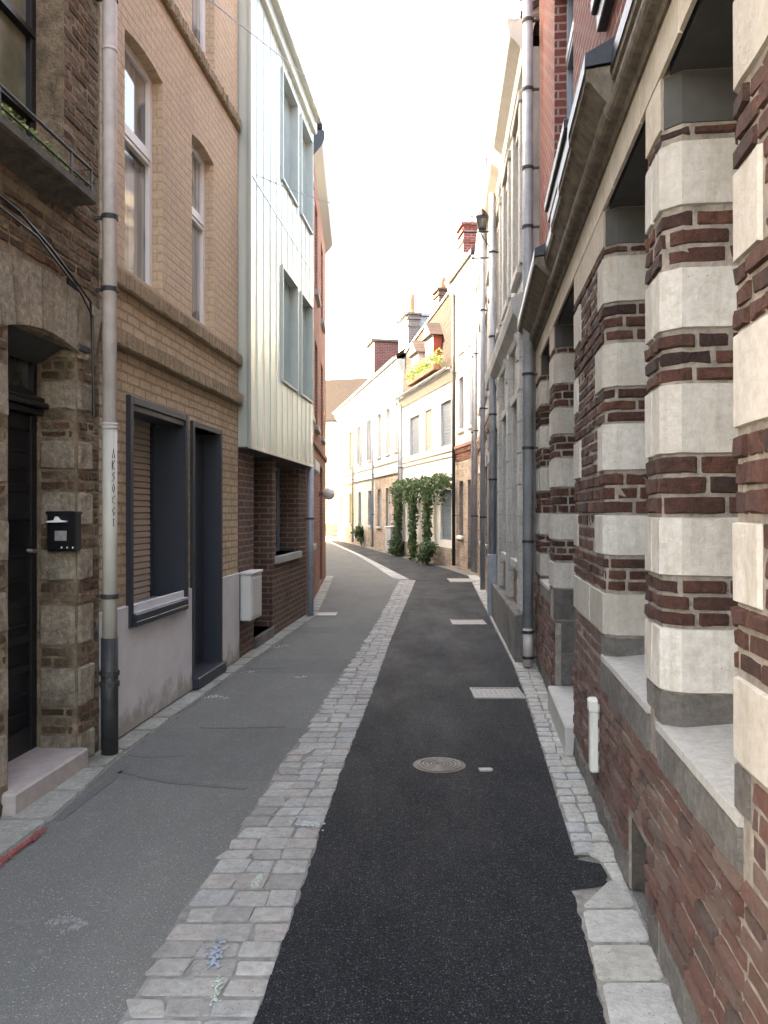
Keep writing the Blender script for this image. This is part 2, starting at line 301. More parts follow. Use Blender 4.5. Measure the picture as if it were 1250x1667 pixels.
# ------------------------------------------------------------------ building kit
class Frame:
    "a wall line: u along it (away from the camera), d out into the street, z up"
    def __init__(s, p0, p1, side):
        s.p0 = Vector((p0[0], p0[1], 0)); s.p1 = Vector((p1[0], p1[1], 0))
        v = s.p1 - s.p0; s.L = v.length; s.ang = math.atan2(v.y, v.x); s.sg = 1 if side == 'right' else -1
        s.k = s.L / (p1[1] - p0[1]); s.y0 = p0[1]
    def U(s, Y): return (Y - s.y0) * s.k
    def world(s, u, d, z=0):
        c, n_ = math.cos(s.ang), math.sin(s.ang)
        return Vector((s.p0.x + c * u - n_ * s.sg * d, s.p0.y + n_ * u + c * s.sg * d, z))
WORLD = None
class MB:
    def __init__(s, fr=None): s.v = []; s.f = []; s.m = []; s.fr = fr; s.sg = fr.sg if fr else 1
    def pt(s, u, d, z): s.v.append((u, s.sg * d, z)); return len(s.v) - 1
    def face(s, idx, mi=0):
        if s.sg < 0: idx = idx[::-1]
        s.f.append(tuple(idx)); s.m.append(mi)
    def quad(s, a, b, c, d, mi=0): s.face([s.pt(*a), s.pt(*b), s.pt(*c), s.pt(*d)], mi)
    def box(s, u0, u1, d0, d1, z0, z1, mi=0, bev=0):
        if bev:
            b = min(bev, (u1-u0)*.4, (d1-d0)*.4, (z1-z0)*.4); pts = {}
            for i, (x, xi) in enumerate(((u0, b), (u1, -b))):
                for j, (y, yi) in enumerate(((d0, b), (d1, -b))):
                    for k, (z, zi) in enumerate(((z0, b), (z1, -b))):
                        pts[i,j,k,0] = s.pt(x, y+yi, z+zi); pts[i,j,k,1] = s.pt(x+xi, y, z+zi); pts[i,j,k,2] = s.pt(x+xi, y+yi, z)
            for i in (0, 1):
                q = [pts[i,0,0,0], pts[i,0,1,0], pts[i,1,1,0], pts[i,1,0,0]]; s.face(q if i == 0 else q[::-1], mi)
                q = [pts[0,i,0,1], pts[1,i,0,1], pts[1,i,1,1], pts[0,i,1,1]]; s.face(q if i == 0 else q[::-1], mi)
                q = [pts[0,0,i,2], pts[0,1,i,2], pts[1,1,i,2], pts[1,0,i,2]]; s.face(q if i == 0 else q[::-1], mi)
            for a in (0, 1):
                for c in (0, 1):
                    s.face([pts[a,c,0,0], pts[a,c,0,1], pts[a,c,1,1], pts[a,c,1,0]], mi)
                    s.face([pts[a,0,c,0], pts[a,0,c,2], pts[a,1,c,2], pts[a,1,c,0]], mi)
                    s.face([pts[0,a,c,1], pts[0,a,c,2], pts[1,a,c,2], pts[1,a,c,1]], mi)
                    for e in (0, 1): s.face([pts[a,c,e,0], pts[a,c,e,1], pts[a,c,e,2]], mi)
            return
        p = [s.pt(u, d, z) for z in (z0, z1) for d in (d0, d1) for u in (u0, u1)]
        for q in ((0, 2, 3, 1), (4, 5, 7, 6), (0, 1, 5, 4), (2, 6, 7, 3), (0, 4, 6, 2), (1, 3, 7, 5)): s.face([p[i] for i in q], mi)
    def prism_ud(s, pts, z0, z1, mi=0):
        "plan polygon (counter-clockwise) from z0 to z1"
        a = [s.pt(u, d, z0) for u, d in pts]; b = [s.pt(u, d, z1) for u, d in pts]; n_ = len(pts)
        for i in range(n_): s.face([a[i], a[(i+1) % n_], b[(i+1) % n_], b[i]], mi)
        s.face(a[::-1], mi); s.face(b, mi)
    def prism_dz(s, pts, u0, u1, mi=0):
        a = [s.pt(u0, d, z) for d, z in pts]; b = [s.pt(u1, d, z) for d, z in pts]; n_ = len(pts)
        for i in range(n_): s.face([a[i], b[i], b[(i+1) % n_], a[(i+1) % n_]], mi)
        s.face(a, mi); s.face(b[::-1], mi)
    def prism_uz(s, pts, d0, d1, mi=0):
        a = [s.pt(u, d0, z) for u, z in pts]; b = [s.pt(u, d1, z) for u, z in pts]; n_ = len(pts)
        for i in range(n_): s.face([a[i], a[(i+1) % n_], b[(i+1) % n_], b[i]], mi)
        s.face(a[::-1], mi); s.face(b, mi)
    def tube(s, pts, r, seg=10, mi=0, cap=True):
        pts = [Vector(q) for q in pts]; rings = []
        rr = r if isinstance(r, (list, tuple)) else [r] * len(pts)
        for i, q in enumerate(pts):
            t = (pts[min(i+1, len(pts)-1)] - pts[max(i-1, 0)])
            if t.length < 1e-6: t = Vector((0, 0, 1))
            t.normalize(); a = t.orthogonal().normalized() if abs(t.z) < .9 else Vector((1, 0, 0))
            a = (a - t * a.dot(t)).normalized(); b = t.cross(a)
            rings.append([s.pt(*(q + (a * math.cos(2*math.pi*k/seg) + b * math.sin(2*math.pi*k/seg)) * rr[i])) for k in range(seg)])
        for i in range(len(rings) - 1):
            for k in range(seg): s.face([rings[i][k], rings[i][(k+1) % seg], rings[i+1][(k+1) % seg], rings[i+1][k]], mi)
        if cap: s.face(rings[0][::-1], mi); s.face(rings[-1], mi)
    def ball(s, c, r, seg=14, rings=9, mi=0, sz=1.0):
        c = Vector(c); pr = []
        for j in range(1, rings):
            a = math.pi * j / rings
            pr.append([s.pt(c.x + r*math.sin(a)*math.cos(2*math.pi*k/seg), c.y + r*math.sin(a)*math.sin(2*math.pi*k/seg), c.z + r*sz*math.cos(a)) for k in range(seg)])
        t = s.pt(c.x, c.y, c.z + r*sz); b = s.pt(c.x, c.y, c.z - r*sz)
        for k in range(seg):
            s.face([t, pr[0][k], pr[0][(k+1) % seg]], mi); s.face([b, pr[-1][(k+1) % seg], pr[-1][k]], mi)
            for j in range(len(pr) - 1): s.face([pr[j][k], pr[j+1][k], pr[j+1][(k+1) % seg], pr[j][(k+1) % seg]], mi)
    def block(s, path, t0, t1, z0, z1, pr=.006, b=.006, jit=.002, mi=0, zj=0.0):
        "one brick or stone laid along a plan path, bevelled, wrapping the path's corners"
        P, cum, seg = path
        def at(t):
            for i in range(len(seg)):
                if t <= cum[i+1] + 1e-9 or i == len(seg) - 1:
                    q = P[i] + seg[i] * (t - cum[i]); n_ = Vector((-seg[i].y, seg[i].x))
                    return q, n_
        ts = [t0, t0 + b]; cs = [c for c in cum[1:-1] if t0 + b + .004 < c < t1 - b - .004]
        L = t1 - t0
        ex = [t0 + L * k / (int(L / .09) + 1) for k in range(1, int(L / .09) + 1)] if jit else []
        ts += sorted(cs + [e for e in ex if all(abs(e - c) > .015 for c in cs) and t0 + 2*b < e < t1 - 2*b]); ts += [t1 - b, t1]
        cols = []; zo = random.uniform(-zj, zj)
        for i, t in enumerate(ts):
            q, n_ = at(t)
            if t in cs:
                k = cum.index(t); n1 = Vector((-seg[k-1].y, seg[k-1].x)); n2 = Vector((-seg[k].y, seg[k].x))
                n_ = (n1 + n2).normalized() / max(.5, (n1 + n2).normalized().dot(n1))
            col = []
            for j, (o, z) in enumerate(((-.004, z0), (pr, z0 + b*.7), (pr, z1 - b*.7), (-.004, z1))):
                oo = -.004 if i in (0, len(ts)-1) else o
                if oo > 0: oo += random.uniform(-jit, jit)
                x = q + n_ * oo
                col.append(s.pt(x.x, x.y, z + zo + (random.uniform(-jit, jit) if j in (1, 2) else 0)))
            cols.append(col)
        for i in range(len(cols) - 1):
            for j in range(3): s.face([cols[i][j], cols[i+1][j], cols[i+1][j+1], cols[i][j+1]], mi)
    def build(s, name, mats, parent=None, smooth=False, loc=None, rz=0):
        me = bpy.data.meshes.new(name); me.from_pydata(s.v, [], s.f)
        if not isinstance(mats, (list, tuple)): mats = [mats]
        for m_ in mats: me.materials.append(m_)
        if len(mats) > 1: me.polygons.foreach_set('material_index', s.m)
        if smooth: me.polygons.foreach_set('use_smooth', [True] * len(me.polygons))
        me.update()
        o = bpy.data.objects.new(name, me); C.objects.link(o)
        if parent is not None: o.parent = parent
        if loc is not None: o.location = loc; o.rotation_euler = (0, 0, rz)
        return o
def merged(name, items, parent=None):
    out = MB(); mats = []
    for mb, mt in items:
        if not mb.v: continue
        o = len(out.v); out.v += mb.v; out.f += [tuple(i + o for i in f) for f in mb.f]; out.m += [len(mats)] * len(mb.f); mats.append(M[mt])
    return out.build(name, mats, parent)
def mkpath(pts):
    P = [Vector(p_) for p_ in pts]; cum = [0.0]; seg = []
    for i in range(len(P) - 1):
        d = P[i+1] - P[i]; cum.append(cum[-1] + d.length); seg.append(d.normalized())
    return (P, cum, seg)
def tag(o, label=None, cat=None, group=None, kind=None):
    if label: o['label'] = label
    if cat: o['category'] = cat
    if group: o['group'] = group
    if kind: o['kind'] = kind
    return o
def root(name, fr, label, cat, group=None):
    o = bpy.data.objects.new(name, None); C.objects.link(o); o.empty_display_size = .3
    o.location = fr.p0; o.rotation_euler = (0, 0, fr.ang)
    return tag(o, label, cat, group)
def empty(name, loc, label, cat, group=None, rz=0):
    o = bpy.data.objects.new(name, None); C.objects.link(o); o.empty_display_size = .2
    o.location = loc; o.rotation_euler = (0, 0, rz)
    return tag(o, label, cat, group)

def lay(mb, path, tA, tB, z0, z1, ch=.067, bl=.215, joint=.009, pr=.007, jit=.002, phase=0, bfrac=.5, skip=0.0, mi=0, b=.007, zj=.001, vary=.004):
    nrow = max(1, round((z1 - z0) / ch)); h = (z1 - z0) / nrow
    for r_ in range(nrow):
        t = tA - (bl * bfrac if (r_ + phase) % 2 else 0)
        while t < tB - .01:
            l = bl * random.choice((1, 1, 1, .5, .75)) * random.uniform(.95, 1.05)
            a, c = max(t, tA), min(t + l, tB)
            t += l
            if c - a < .035: continue
            if random.random() < skip: continue
            mb.block(path, a + joint/2, c - joint/2, z0 + r_*h + joint/2, z0 + (r_+1)*h - joint/2, pr + random.uniform(-vary, vary), b, jit, mi, zj)

def facade(fr, z0, z1, openings, rev=.2, u0=0.0, u1=None, bands=(), D=6.0, name='wall', mats=None, parent=None, d=0.0, closed=True):
    "front skin with openings (u0,u1,z0,z1[,rise]) and their reveals, plus the side and back walls; bands=[(z, mat index)...] from below"
    u1 = fr.L if u1 is None else u1; mb = MB(fr)
    ops = [tuple(o) + (0,) * (5 - len(o)) for o in openings]
    us = sorted({u0, u1, *[o[0] for o in ops], *[o[1] for o in ops]}); us = [x for x in us if u0 <= x <= u1]
    zs = sorted({z0, z1, *[o[2] for o in ops], *[o[3] for o in ops], *[b_[0] for b_ in bands if z0 < b_[0] < z1]})
    def mi(z):
        r_ = 0
        for bz, bi in bands:
            if z >= bz: r_ = bi
        return r_
    for i in range(len(us) - 1):
        for j in range(len(zs) - 1):
            cu, cz = (us[i] + us[i+1]) / 2, (zs[j] + zs[j+1]) / 2
            if any(o[0] < cu < o[1] and o[2] < cz < o[3] for o in ops): continue
            mb.quad((us[i], d, zs[j]), (us[i+1], d, zs[j]), (us[i+1], d, zs[j+1]), (us[i], d, zs[j+1]), mi(cz))
    for a, b_, c, e, rise in ops:
        k = mi((c + e) / 2); zt = e - rise
        mb.quad((a, d, c), (a, d, zt), (a, d-rev, zt), (a, d-rev, c), k); mb.quad((b_, d, c), (b_, d-rev, c), (b_, d-rev, zt), (b_, d, zt), k)
        mb.quad((a, d, c), (a, d-rev, c), (b_, d-rev, c), (b_, d, c), k)
        if rise:
            n_ = 10; W = b_ - a; rad = (W*W/4 + rise*rise) / (2*rise); pts = []
            for q in range(n_ + 1):
                x = -W/2 + W*q/n_; pts.append((a + W*q/n_, e - rad + math.sqrt(rad*rad - x*x)))
            for q in range(n_):
                (xa, za), (xb, zb) = pts[q], pts[q+1]
                mb.quad((xa, d, za), (xb, d, zb), (xb, d, e), (xa, d, e), k)
                mb.quad((xa, d, za), (xa, d-rev, za), (xb, d-rev, zb), (xb, d, zb), k)
        else: mb.quad((a, d, e), (b_, d, e), (b_, d-rev, e), (a, d-rev, e), k)
    if closed:
        k = mi(z1 - .01)
        zz = [z0] + [b_[0] for b_ in bands if z0 < b_[0] < z1] + [z1]
        for q in range(len(zz) - 1):
            kk = mi((zz[q] + zz[q+1]) / 2)
            mb.quad((u0, d, zz[q]), (u0, d, zz[q+1]), (u0, d-D, zz[q+1]), (u0, d-D, zz[q]), kk)
            mb.quad((u1, d, zz[q]), (u1, d-D, zz[q]), (u1, d-D, zz[q+1]), (u1, d, zz[q+1]), kk)
            mb.quad((u0, d-D, zz[q]), (u0, d-D, zz[q+1]), (u1, d-D, zz[q+1]), (u1, d-D, zz[q]), kk)
    return mb.build(name, mats, parent)

def window(fr, par, u0, u1, z0, z1, dep=.14, fm='whiteframe', gm='glass', fw=.055, mull=1, trans=(), th=.05, rows=()):
    mb = MB(fr); a, b_ = -dep - th, -dep
    mb.box(u0, u0+fw, a, b_, z0, z1, 0, .004); mb.box(u1-fw, u1, a, b_, z0, z1, 0, .004)
    mb.box(u0+fw, u1-fw, a, b_-.002, z0, z0+fw, 0, .004); mb.box(u0+fw, u1-fw, a, b_-.002, z1-fw, z1, 0, .004)
    for k in range(mull):
        c = u0 + (u1-u0) * (k+1) / (mull+1); mb.box(c-fw*.55, c+fw*.55, a, b_+.004, z0+fw, z1-fw, 0, .004)
    for t in trans: mb.box(u0+fw, u1-fw, a, b_+.014, t-fw*.6, t+fw*.6, 0, .004); mb.box(u0+fw, u1-fw, a, b_+.006, t-fw*1.1, t-fw*.62, 0, .004)
    for t in rows: mb.box(u0+fw, u1-fw, a+.01, b_-.008, t-.012, t+.012, 0)
    o = mb.build('window', M[fm], par)
    g = MB(fr); g.box(u0+.01, u1-.01, a-.004, a+.016, z0+.01, z1-.01); g.build('pane', M[gm], o)
    return o
def slats(fr, par, u0, u1, z0, z1, dep, mat, name='shutter', pitch=.045):
    mb = MB(fr); n_ = int((z1-z0)/pitch); h = (z1-z0)/n_
    for k in range(n_): mb.prism_dz([(-dep-.02, z0+k*h), (-dep+.004, z0+k*h+.006), (-dep, z0+(k+1)*h-.004), (-dep-.02, z0+(k+1)*h-.001)], u0, u1)
    return mb.build(name, M[mat], par)
def sill(fr, par, u0, u1, z, mat='sillstone', h=.09, pr=.06, dep=.14, name='sill', dd=0.0):
    mb = MB(fr); mb.box(u0, u1, dd-dep, dd+pr, z-h, z, 0, .008); return mb.build(name, M[mat], par)
def door(fr, par, u0, u1, z0, z1, dep=.15, mat='brownframe', transom=0, glass='glass'):
    mb = MB(fr); zt = z1 - transom
    mb.box(u0, u1, -dep-.05, -dep-.02, z0, zt)
    w_ = (u1-u0)
    mb.box(u0, u0+.07, -dep-.04, -dep, z0, zt, 0, .004); mb.box(u1-.07, u1, -dep-.04, -dep, z0, zt, 0, .004)
    for zz in (z0, z0+(zt-z0)*.42, zt-.09): mb.box(u0+.07, u1-.07, -dep-.04, -dep-.002, zz, zz+.09, 0, .004)
    mb.box(u0+w_*.5-.03, u0+w_*.5+.03, -dep-.04, -dep-.004, z0+.09, zt-.09, 0, .004)
    o = mb.build('door', M[mat], par)
    h = MB(fr); h.ball((u0+.10, (-dep+.03), z0+1.0), .025, 8, 6); h.build('handle', M['iron'], o, True)
    if transom:
        window(fr, par, u0, u1, zt+.002, z1, dep, mat, glass, .04, 0)
    return o
def gable_roof(fr, par, ze, zr, D=6.0, ov=.22, u0=0, u1=None, mat='tiles', th=.14, name='roof', back=None):
    u1 = fr.L if u1 is None else u1; mb = MB(fr); m_ = -D/2 if back is None else -back
    mb.prism_dz([(ov, ze), (ov, ze+th), (m_, zr+th), (-D-ov, ze+th), (-D-ov, ze), (m_, zr)], u0, u1)
    o = mb.build(name, M[mat], par)
    for uu in (u0+.02, u1-.12): c = MB(fr); c.prism_dz([(0, ze-.02), (m_, zr), (-D, ze-.02)], uu, uu+.1); c.build('gable', M['chimgrey'], par)
    return o
def gutter(fr, par, z, u0=0, u1=None, ov=.22, r=.065, mat='zinc'):
    u1 = fr.L if u1 is None else u1; mb = MB(fr)
    pts = [(ov + .01 + r + r*math.cos(a), z + r*math.sin(a)*1.1) for a in [math.pi + math.pi*k/8 for k in range(9)]]
    inner = [(d_, z_+.006) if 0 < i < 8 else (d_, z_+.006) for i, (d_, z_) in enumerate(pts)]
    prof = pts + [(pts[-1][0]+.012, z+.01), (pts[-1][0]-.012, z+.012)] + [(ov+.01+r+(r-.008)*math.cos(a), z+(r-.008)*math.sin(a)*1.1) for a in [2*math.pi - math.pi*k/8 for k in range(9)]]
    mb.prism_dz(prof, u0, u1); return mb.build('gutter', M[mat], par)
def downpipe(fr, par, u, z0, z1, r=.045, d=.09, mat='zinc', seg=12, clips=(1.2, 2.9, 4.5), name='downpipe', shoe=None, shoe_mat='ironpipe', top=None):
    mb = MB(fr); pts = [(u, d, z0), (u, d, z1)]
    if top: pts += [(u, d+top*.3, z1+.12), (u, d+top, z1+.3), (u, d+top, z1+.42)]
    mb.tube(pts, r, seg); 
    o = mb.build(name, M[mat], par, True)
    for z in clips:
        if z0 < z < z1: c = MB(fr); c.tube([(u, d, z-.015), (u, d, z+.015)], r+.009, seg); c.box(u-.012, u+.012, -.01, d, z-.01, z+.01); c.build('bracket', M['ironpipe'], o)
    if shoe:
        s_ = MB(fr); s_.tube([(u, d, z0+.002-.0), (u, d, shoe)], r*1.12, seg); s_.tube([(u, d, shoe), (u, d, shoe+.05)], r*1.3, seg); s_.build('pipe_shoe', M[shoe_mat], o, True)
    return o
def chimney(fr, par, u0, u1, d0, d1, z0, z1, mat='chimgrey', pots=1, pot_h=.4):
    mb = MB(fr); mb.box(u0, u1, d0, d1, z0, z1); mb.box(u0-.05, u1+.05, d0-.05, d1+.05, z1-.18, z1-.10); mb.box(u0-.07, u1+.07, d0-.07, d1+.07, z1, z1+.08)
    mb.box(u0-.03, u1+.03, d0-.03, d1+.03, z1-.45, z1-.38)
    o = mb.build('chimney', M[mat], par)
    for k in range(pots):
        c = u0 + (u1-u0)*(k+.5)/pots; pm = MB(fr)
        pm.tube([(c, (d0+d1)/2, z1+.08), (c, (d0+d1)/2, z1+.08+pot_h*.8), (c, (d0+d1)/2, z1+.08+pot_h)], [.11, .09, .115], 12); pm.build('chimney_pot', M['pot'], o, True)
    return o

def G(x, y): Y = F * H / (y - 833.0); return ((x - 625.0) / F * Y, Y)       # photo pixel on level ground
def interp(tab, y):
    if y <= tab[0][0]: (a, b), (c, d) = tab[0], tab[1]
    elif y >= tab[-1][0]: (a, b), (c, d) = tab[-2], tab[-1]
    else:
        for i in range(len(tab) - 1):
            if tab[i][0] <= y <= tab[i+1][0]: (a, b), (c, d) = tab[i], tab[i+1]; break
    return b + (d - b) * (y - a) / (c - a)

# ------------------------------------------------------------------ wall lines
RW = lambda Y: .66 + .108 * Y
LW = lambda Y: -2.39 + .0927 * Y
fR = Frame((RW(.2), .2), (RW(8.7), 8.7), 'right')
fG = Frame((1.50, 8.72), (1.84, 13.8), 'right')
fH = Frame((1.84, 13.82), (2.36, 20.6), 'right')
fI = Frame((2.36, 20.62), (2.03, 23.38), 'right')
fV = Frame((2.03, 23.42), (.67, 29.98), 'right')
Jx = lambda Y: .67 - .192 * (Y - 30)
fJ1 = Frame((Jx(30.02), 30.02), (Jx(35.4), 35.4), 'right')
fJ2 = Frame((Jx(35.42), 35.42), (Jx(40.9), 40.9), 'right')
fJ3 = Frame((Jx(40.92), 40.92), (Jx(47.1), 47.1), 'right')
fL1 = Frame((LW(1.2), 1.2), (LW(5.47), 5.47), 'left')
fL2 = Frame((LW(5.49), 5.49), (LW(8.88), 8.88), 'left')
fL3 = Frame((LW(8.90), 8.90), (LW(12.78), 12.78), 'left')
fL4 = Frame((-1.20, 12.8), (-1.42, 20.2), 'left')
fL5 = Frame((-2.2, 20.3), (-7.6, 47.0), 'left')
fE = Frame((-1.6, 55.5), (-9.0, 57.5), 'right')

# ------------------------------------------------------------------ ground
g = MB(); g.quad((-300, -100, -.02), (300, -100, -.02), (300, 500, -.02), (-300, 500, -.02)); tag(g.build('ground', M['ground']), kind='structure')
def sheet(name, left, right, ys, z, mat):
    mb = MB()
    for i in range(len(ys) - 1):
        a, b_ = ys[i], ys[i+1]; n_ = 4
        for k in range(n_):
            f0, f1 = k/n_, (k+1)/n_
            q = [(left(a)+(right(a)-left(a))*f0, a), (left(a)+(right(a)-left(a))*f1, a), (left(b_)+(right(b_)-left(b_))*f1, b_), (left(b_)+(right(b_)-left(b_))*f0, b_)]
            mb.quad(*[(x, y, z) for x, y in q])
    return tag(mb.build(name, M[mat]), kind='structure')
ys = [-3 + .5*k for k in range(52)]
rwall_tab = [(-3, RW(-3)), (8.7, RW(8.7)), (13.8, 1.84), (20.6, 2.36), (23.4, 2.03), (30, .67), (47, Jx(47)), (60, -4.6)]
lwall_tab = [(-3, LW(-3)), (12.78, LW(12.78)), (20.2, -1.42), (21, -2.2), (47, -7.6), (60, -10)]
ys2 = ys + [23 + k for k in range(40)]
sheet('road', lambda y: interp(lwall_tab, y) - .3, lambda y: interp(rwall_tab, y) + .3, ys2, 0.0, 'old_asphalt')
# fresh black asphalt between the setts and the right gutter
setL = [(1.0, -.93), (2.586, -.83), (3.33, -.80), (4.02, -.735), (4.72, -.68), (6.8, -.51), (9.94, -.26), (13, -.03), (19.3, .36)]
setR = [(1.0, -.46), (2.586, -.403), (3.33, -.358), (4.34, -.306), (5.43, -.242), (7.26, -.108), (9.94, .06), (12.9, .27), (19.3, .74)]
gutL = [(1.0, .53), (2.586, .70), (2.967, .745), (3.50, .80), (3.55, .965), (3.75, .985), (3.80, .885), (4.72, .98), (5.88, 1.10), (7.26, 1.235), (8.73, 1.36), (12.2, 1.58), (18.4, 1.97), (20.6, 2.10), (23.4, 1.75), (30, .45), (47, -2.7)]
def jl(tab, amp, seed):
    rnd = random.Random(seed); cache = {}
    def f(y):
        k = round(y, 3)
        if k not in cache: cache[k] = interp(tab, y) + rnd.uniform(-amp, amp)
        return cache[k]
    return f
ya = [1.0 + .06*k for k in range(120)] + [8.2 + .25*k for k in range(46)]
ya = sorted(set([round(y, 3) for y in ya] + [3.5, 3.55, 3.75, 3.8]))
ya = [y for y in ya if y <= 19.3]
sheet('asphalt_strip', jl(setR, .008, 1), jl(gutL, .016, 2), ya, .006, 'new_asphalt')
kinkL = [(19.3, .36), (19.8, .10), (30, -1.05), (40, -2.5), (55, -4.7)]
kinkR = [(19.3, .74), (19.6, .62), (30, -.72), (40, -2.15), (55, -4.3)]
sheet('asphalt_strip', lambda y: interp(kinkR, y), lambda y: interp(gutL, y), [19.3, 19.6, 20, 20.6, 21.5, 22.5, 23.4] + [24 + 1.5*k for k in range(16)], .006, 'new_asphalt')

def stones(name, mat, left, right, y0, y1, cols, ln, hz=.012, gap=.014, jit=.006, base='joint', skew=0.0):
    mb = MB(); bs = MB(); y = y0
    while y < y1:
        l = ln * random.uniform(.85, 1.18)
        nc = cols(y) if callable(cols) else cols
        fr_ = sorted([k/nc + random.uniform(-.05, .05) for k in range(1, nc)]); fr_ = [0] + fr_ + [1]
        for k in range(nc):
            ya_, yb = y + gap/2 + random.uniform(0, .012), y + l - gap/2 - random.uniform(0, .012)
            def X(yy, f): return left(yy) + (right(yy) - left(yy)) * f
            g2 = gap / 2
            q = [(X(ya_, fr_[k]) + g2, ya_), (X(ya_, fr_[k+1]) - g2, ya_), (X(yb, fr_[k+1]) - g2, yb), (X(yb, fr_[k]) + g2, yb)]
            q = [(x + random.uniform(-jit, jit), yy + random.uniform(-jit, jit) + skew * x) for x, yy in q]
            cx = sum(p_[0] for p_ in q) / 4; cy = sum(p_[1] for p_ in q) / 4; zt = hz + random.uniform(-.003, .003)
            # rounded outline: octagon
            oc = []
            for i in range(4):
                p_, nx, pv = q[i], q[(i+1) % 4], q[i-1]
                for o_ in (pv, nx):
                    t = .07; oc.append((p_[0] + (o_[0]-p_[0])*t, p_[1] + (o_[1]-p_[1])*t))
            lo = [mb.pt(x, yy, .002) for x, yy in oc]
            mid = [mb.pt(cx + (x-cx)*.985, cy + (yy-cy)*.985, zt - .002) for x, yy in oc]
            hi = [mb.pt(cx + (x-cx)*.90, cy + (yy-cy)*.90, zt) for x, yy in oc]; c_ = mb.pt(cx, cy, zt + .002)
            for i in range(8):
                j = (i+1) % 8
                mb.face([lo[i], lo[j], mid[j], mid[i]]); mb.face([mid[i], mid[j], hi[j], hi[i]]); mb.face([hi[i], hi[j], c_])
        y += l
    o = tag(mb.build(name, M[mat], smooth=False), kind='structure')
    yy = [y0 + (y1-y0)*k/40 for k in range(41)]
    tag(sheet('joint_bed', lambda t: left(t) - .005, lambda t: right(t) + .005, yy, .0045 if name != 'gutter_setts' else .0085, base), kind='structure')
    return o
stones('sett_strip', 'setts', jl(setL, .028, 3), jl(setR, .006, 4), 1.0, 19.25, 3, .135, .011, .007, .005)
stones('sett_strip', 'setts2', lambda y: interp(kinkL, y) + .12, lambda y: interp(kinkR, y) - .02, 19.6, 50, 1, .35, .013)
# gutter strip on the right: big slabs near, small setts farther on
gutW = [(1.0, RW(1)-.0), (8.7, RW(8.7)), (13.8, 1.84), (20.6, 2.36)]
stones('gutter_setts', 'setts2', jl(gutL, .006, 5), lambda y: interp(gutW, y), 1.0, 3.48, 1, .235, .014, .012, .004)
stones('gutter_setts', 'setts2', lambda y: interp(gutL, y), lambda y: interp(gutW, y), 3.84, 8.7, 2, .13, .014, .008, .010)
stones('gutter_setts', 'setts2', lambda y: interp(gutL, y), lambda y: interp(gutW, y), 8.7, 20.6, 1, .3, .014)
rj = [(3.4, RW(3.4)), (3.9, RW(3.9))]
stones('gutter_setts', 'setts2', lambda y: interp(gutL, y) if not 3.49 < y < 3.81 else .985, lambda y: interp(rj, y) + .03, 3.53, 3.77, 1, .22, .012, .01, .001)
# left kerb strip
lk = [(1.0, LW(1)), (12.78, LW(12.78)), (12.9, -1.20), (20.2, -1.42)]
lkw = [(1.0, .30), (4.3, .27), (5.5, .16), (12, .17), (20, .19)]
stones('kerb_strip', 'kerb', lambda y: interp(lk, y) - .02, lambda y: interp(lk, y) + interp(lkw, y), 1.0, 20.2, 1, .42, .022, .012, .008)

# seams, patches and marks on the tarmac
def blob(name, pts, z, mat, label=None, cat=None, kind=None, group=None, th=.002):
    mb = MB(); mb.prism_ud(pts, z, z + th); o = mb.build(name, M[mat]); tag(o, label, cat, group, kind); return o
def strip(name, pix, wpx, z, mat, **kw):
    if not isinstance(wpx, (list, tuple)):
        pp_ = []
        for i in range(len(pix)-1):
            for t in range(5): f_ = t/5; pp_.append((pix[i][0]+(pix[i+1][0]-pix[i][0])*f_+random.uniform(-1,1), pix[i][1]+(pix[i+1][1]-pix[i][1])*f_+random.uniform(-.6,.6)))
        pix = pp_ + [pix[-1]]
    P = [G(x, y) for x, y in pix]; L_, R_ = [], []
    for i, q in enumerate(P):
        a = P[max(0, i-1)]; b_ = P[min(len(P)-1, i+1)]; t = Vector((b_[0]-a[0], b_[1]-a[1])).normalized(); n_ = Vector((-t.y, t.x))
        ww = wpx[i] if isinstance(wpx, (list, tuple)) else wpx
        ww *= random.uniform(.45, 1.3)
        L_.append((q[0]+n_.x*ww/2, q[1]+n_.y*ww/2)); R_.append((q[0]-n_.x*ww/2, q[1]-n_.y*ww/2))
    return blob(name, R_ + L_[::-1], z, mat, **kw)
strip('tar_seam', [(195, 1256), (230, 1262), (270, 1272), (320, 1277), (370, 1281), (400, 1284)], .05, .0015, 'seam', kind='structure')
strip('tar_seam', [(325, 1184), (370, 1185), (420, 1184), (465, 1183)], .035, .0015, 'seam', kind='structure')
strip('tar_seam', [(205, 1245), (190, 1262), (140, 1300), (95, 1335)], .05, .0015, 'seam', kind='structure')
strip('tar_seam', [(210, 1228), (250, 1232), (300, 1229)], .05, .0015, 'seam', kind='structure')
strip('tar_seam', [(390, 1085), (430, 1087), (470, 1086)], .10, .0015, 'seam', kind='structure')

M['patch'] = asphalt('older darker asphalt', (.20, .198, .18), (.10, .10, .092), (.34, .335, .31), .3, 105, .9, .6, .36, .2, (.12, .119, .11))
def patch(y0, y1, z, f0=0.0, f1=1.0):
    yy = [y0 + (y1 - y0)*k/14 for k in range(15)]; rnd = random.Random(int(y0*10))
    lft = jl([(y, interp(lk, y) + interp(lkw, y) - .02) for y in (y0, y1)], .012, 9); rgt = jl([(y, interp(setL, y)) for y in yy], .03, 8)
    sheet('asphalt_patch', lambda y: lft(y) + (rgt(y) - lft(y))*f0, lambda y: lft(y) + (rgt(y) - lft(y))*f1, yy, z, 'patch')
patch(4.93, 6.12, .0012); patch(8.2, 9.0, .0012); patch(10.9, 11.5, .0012, 0, .6)
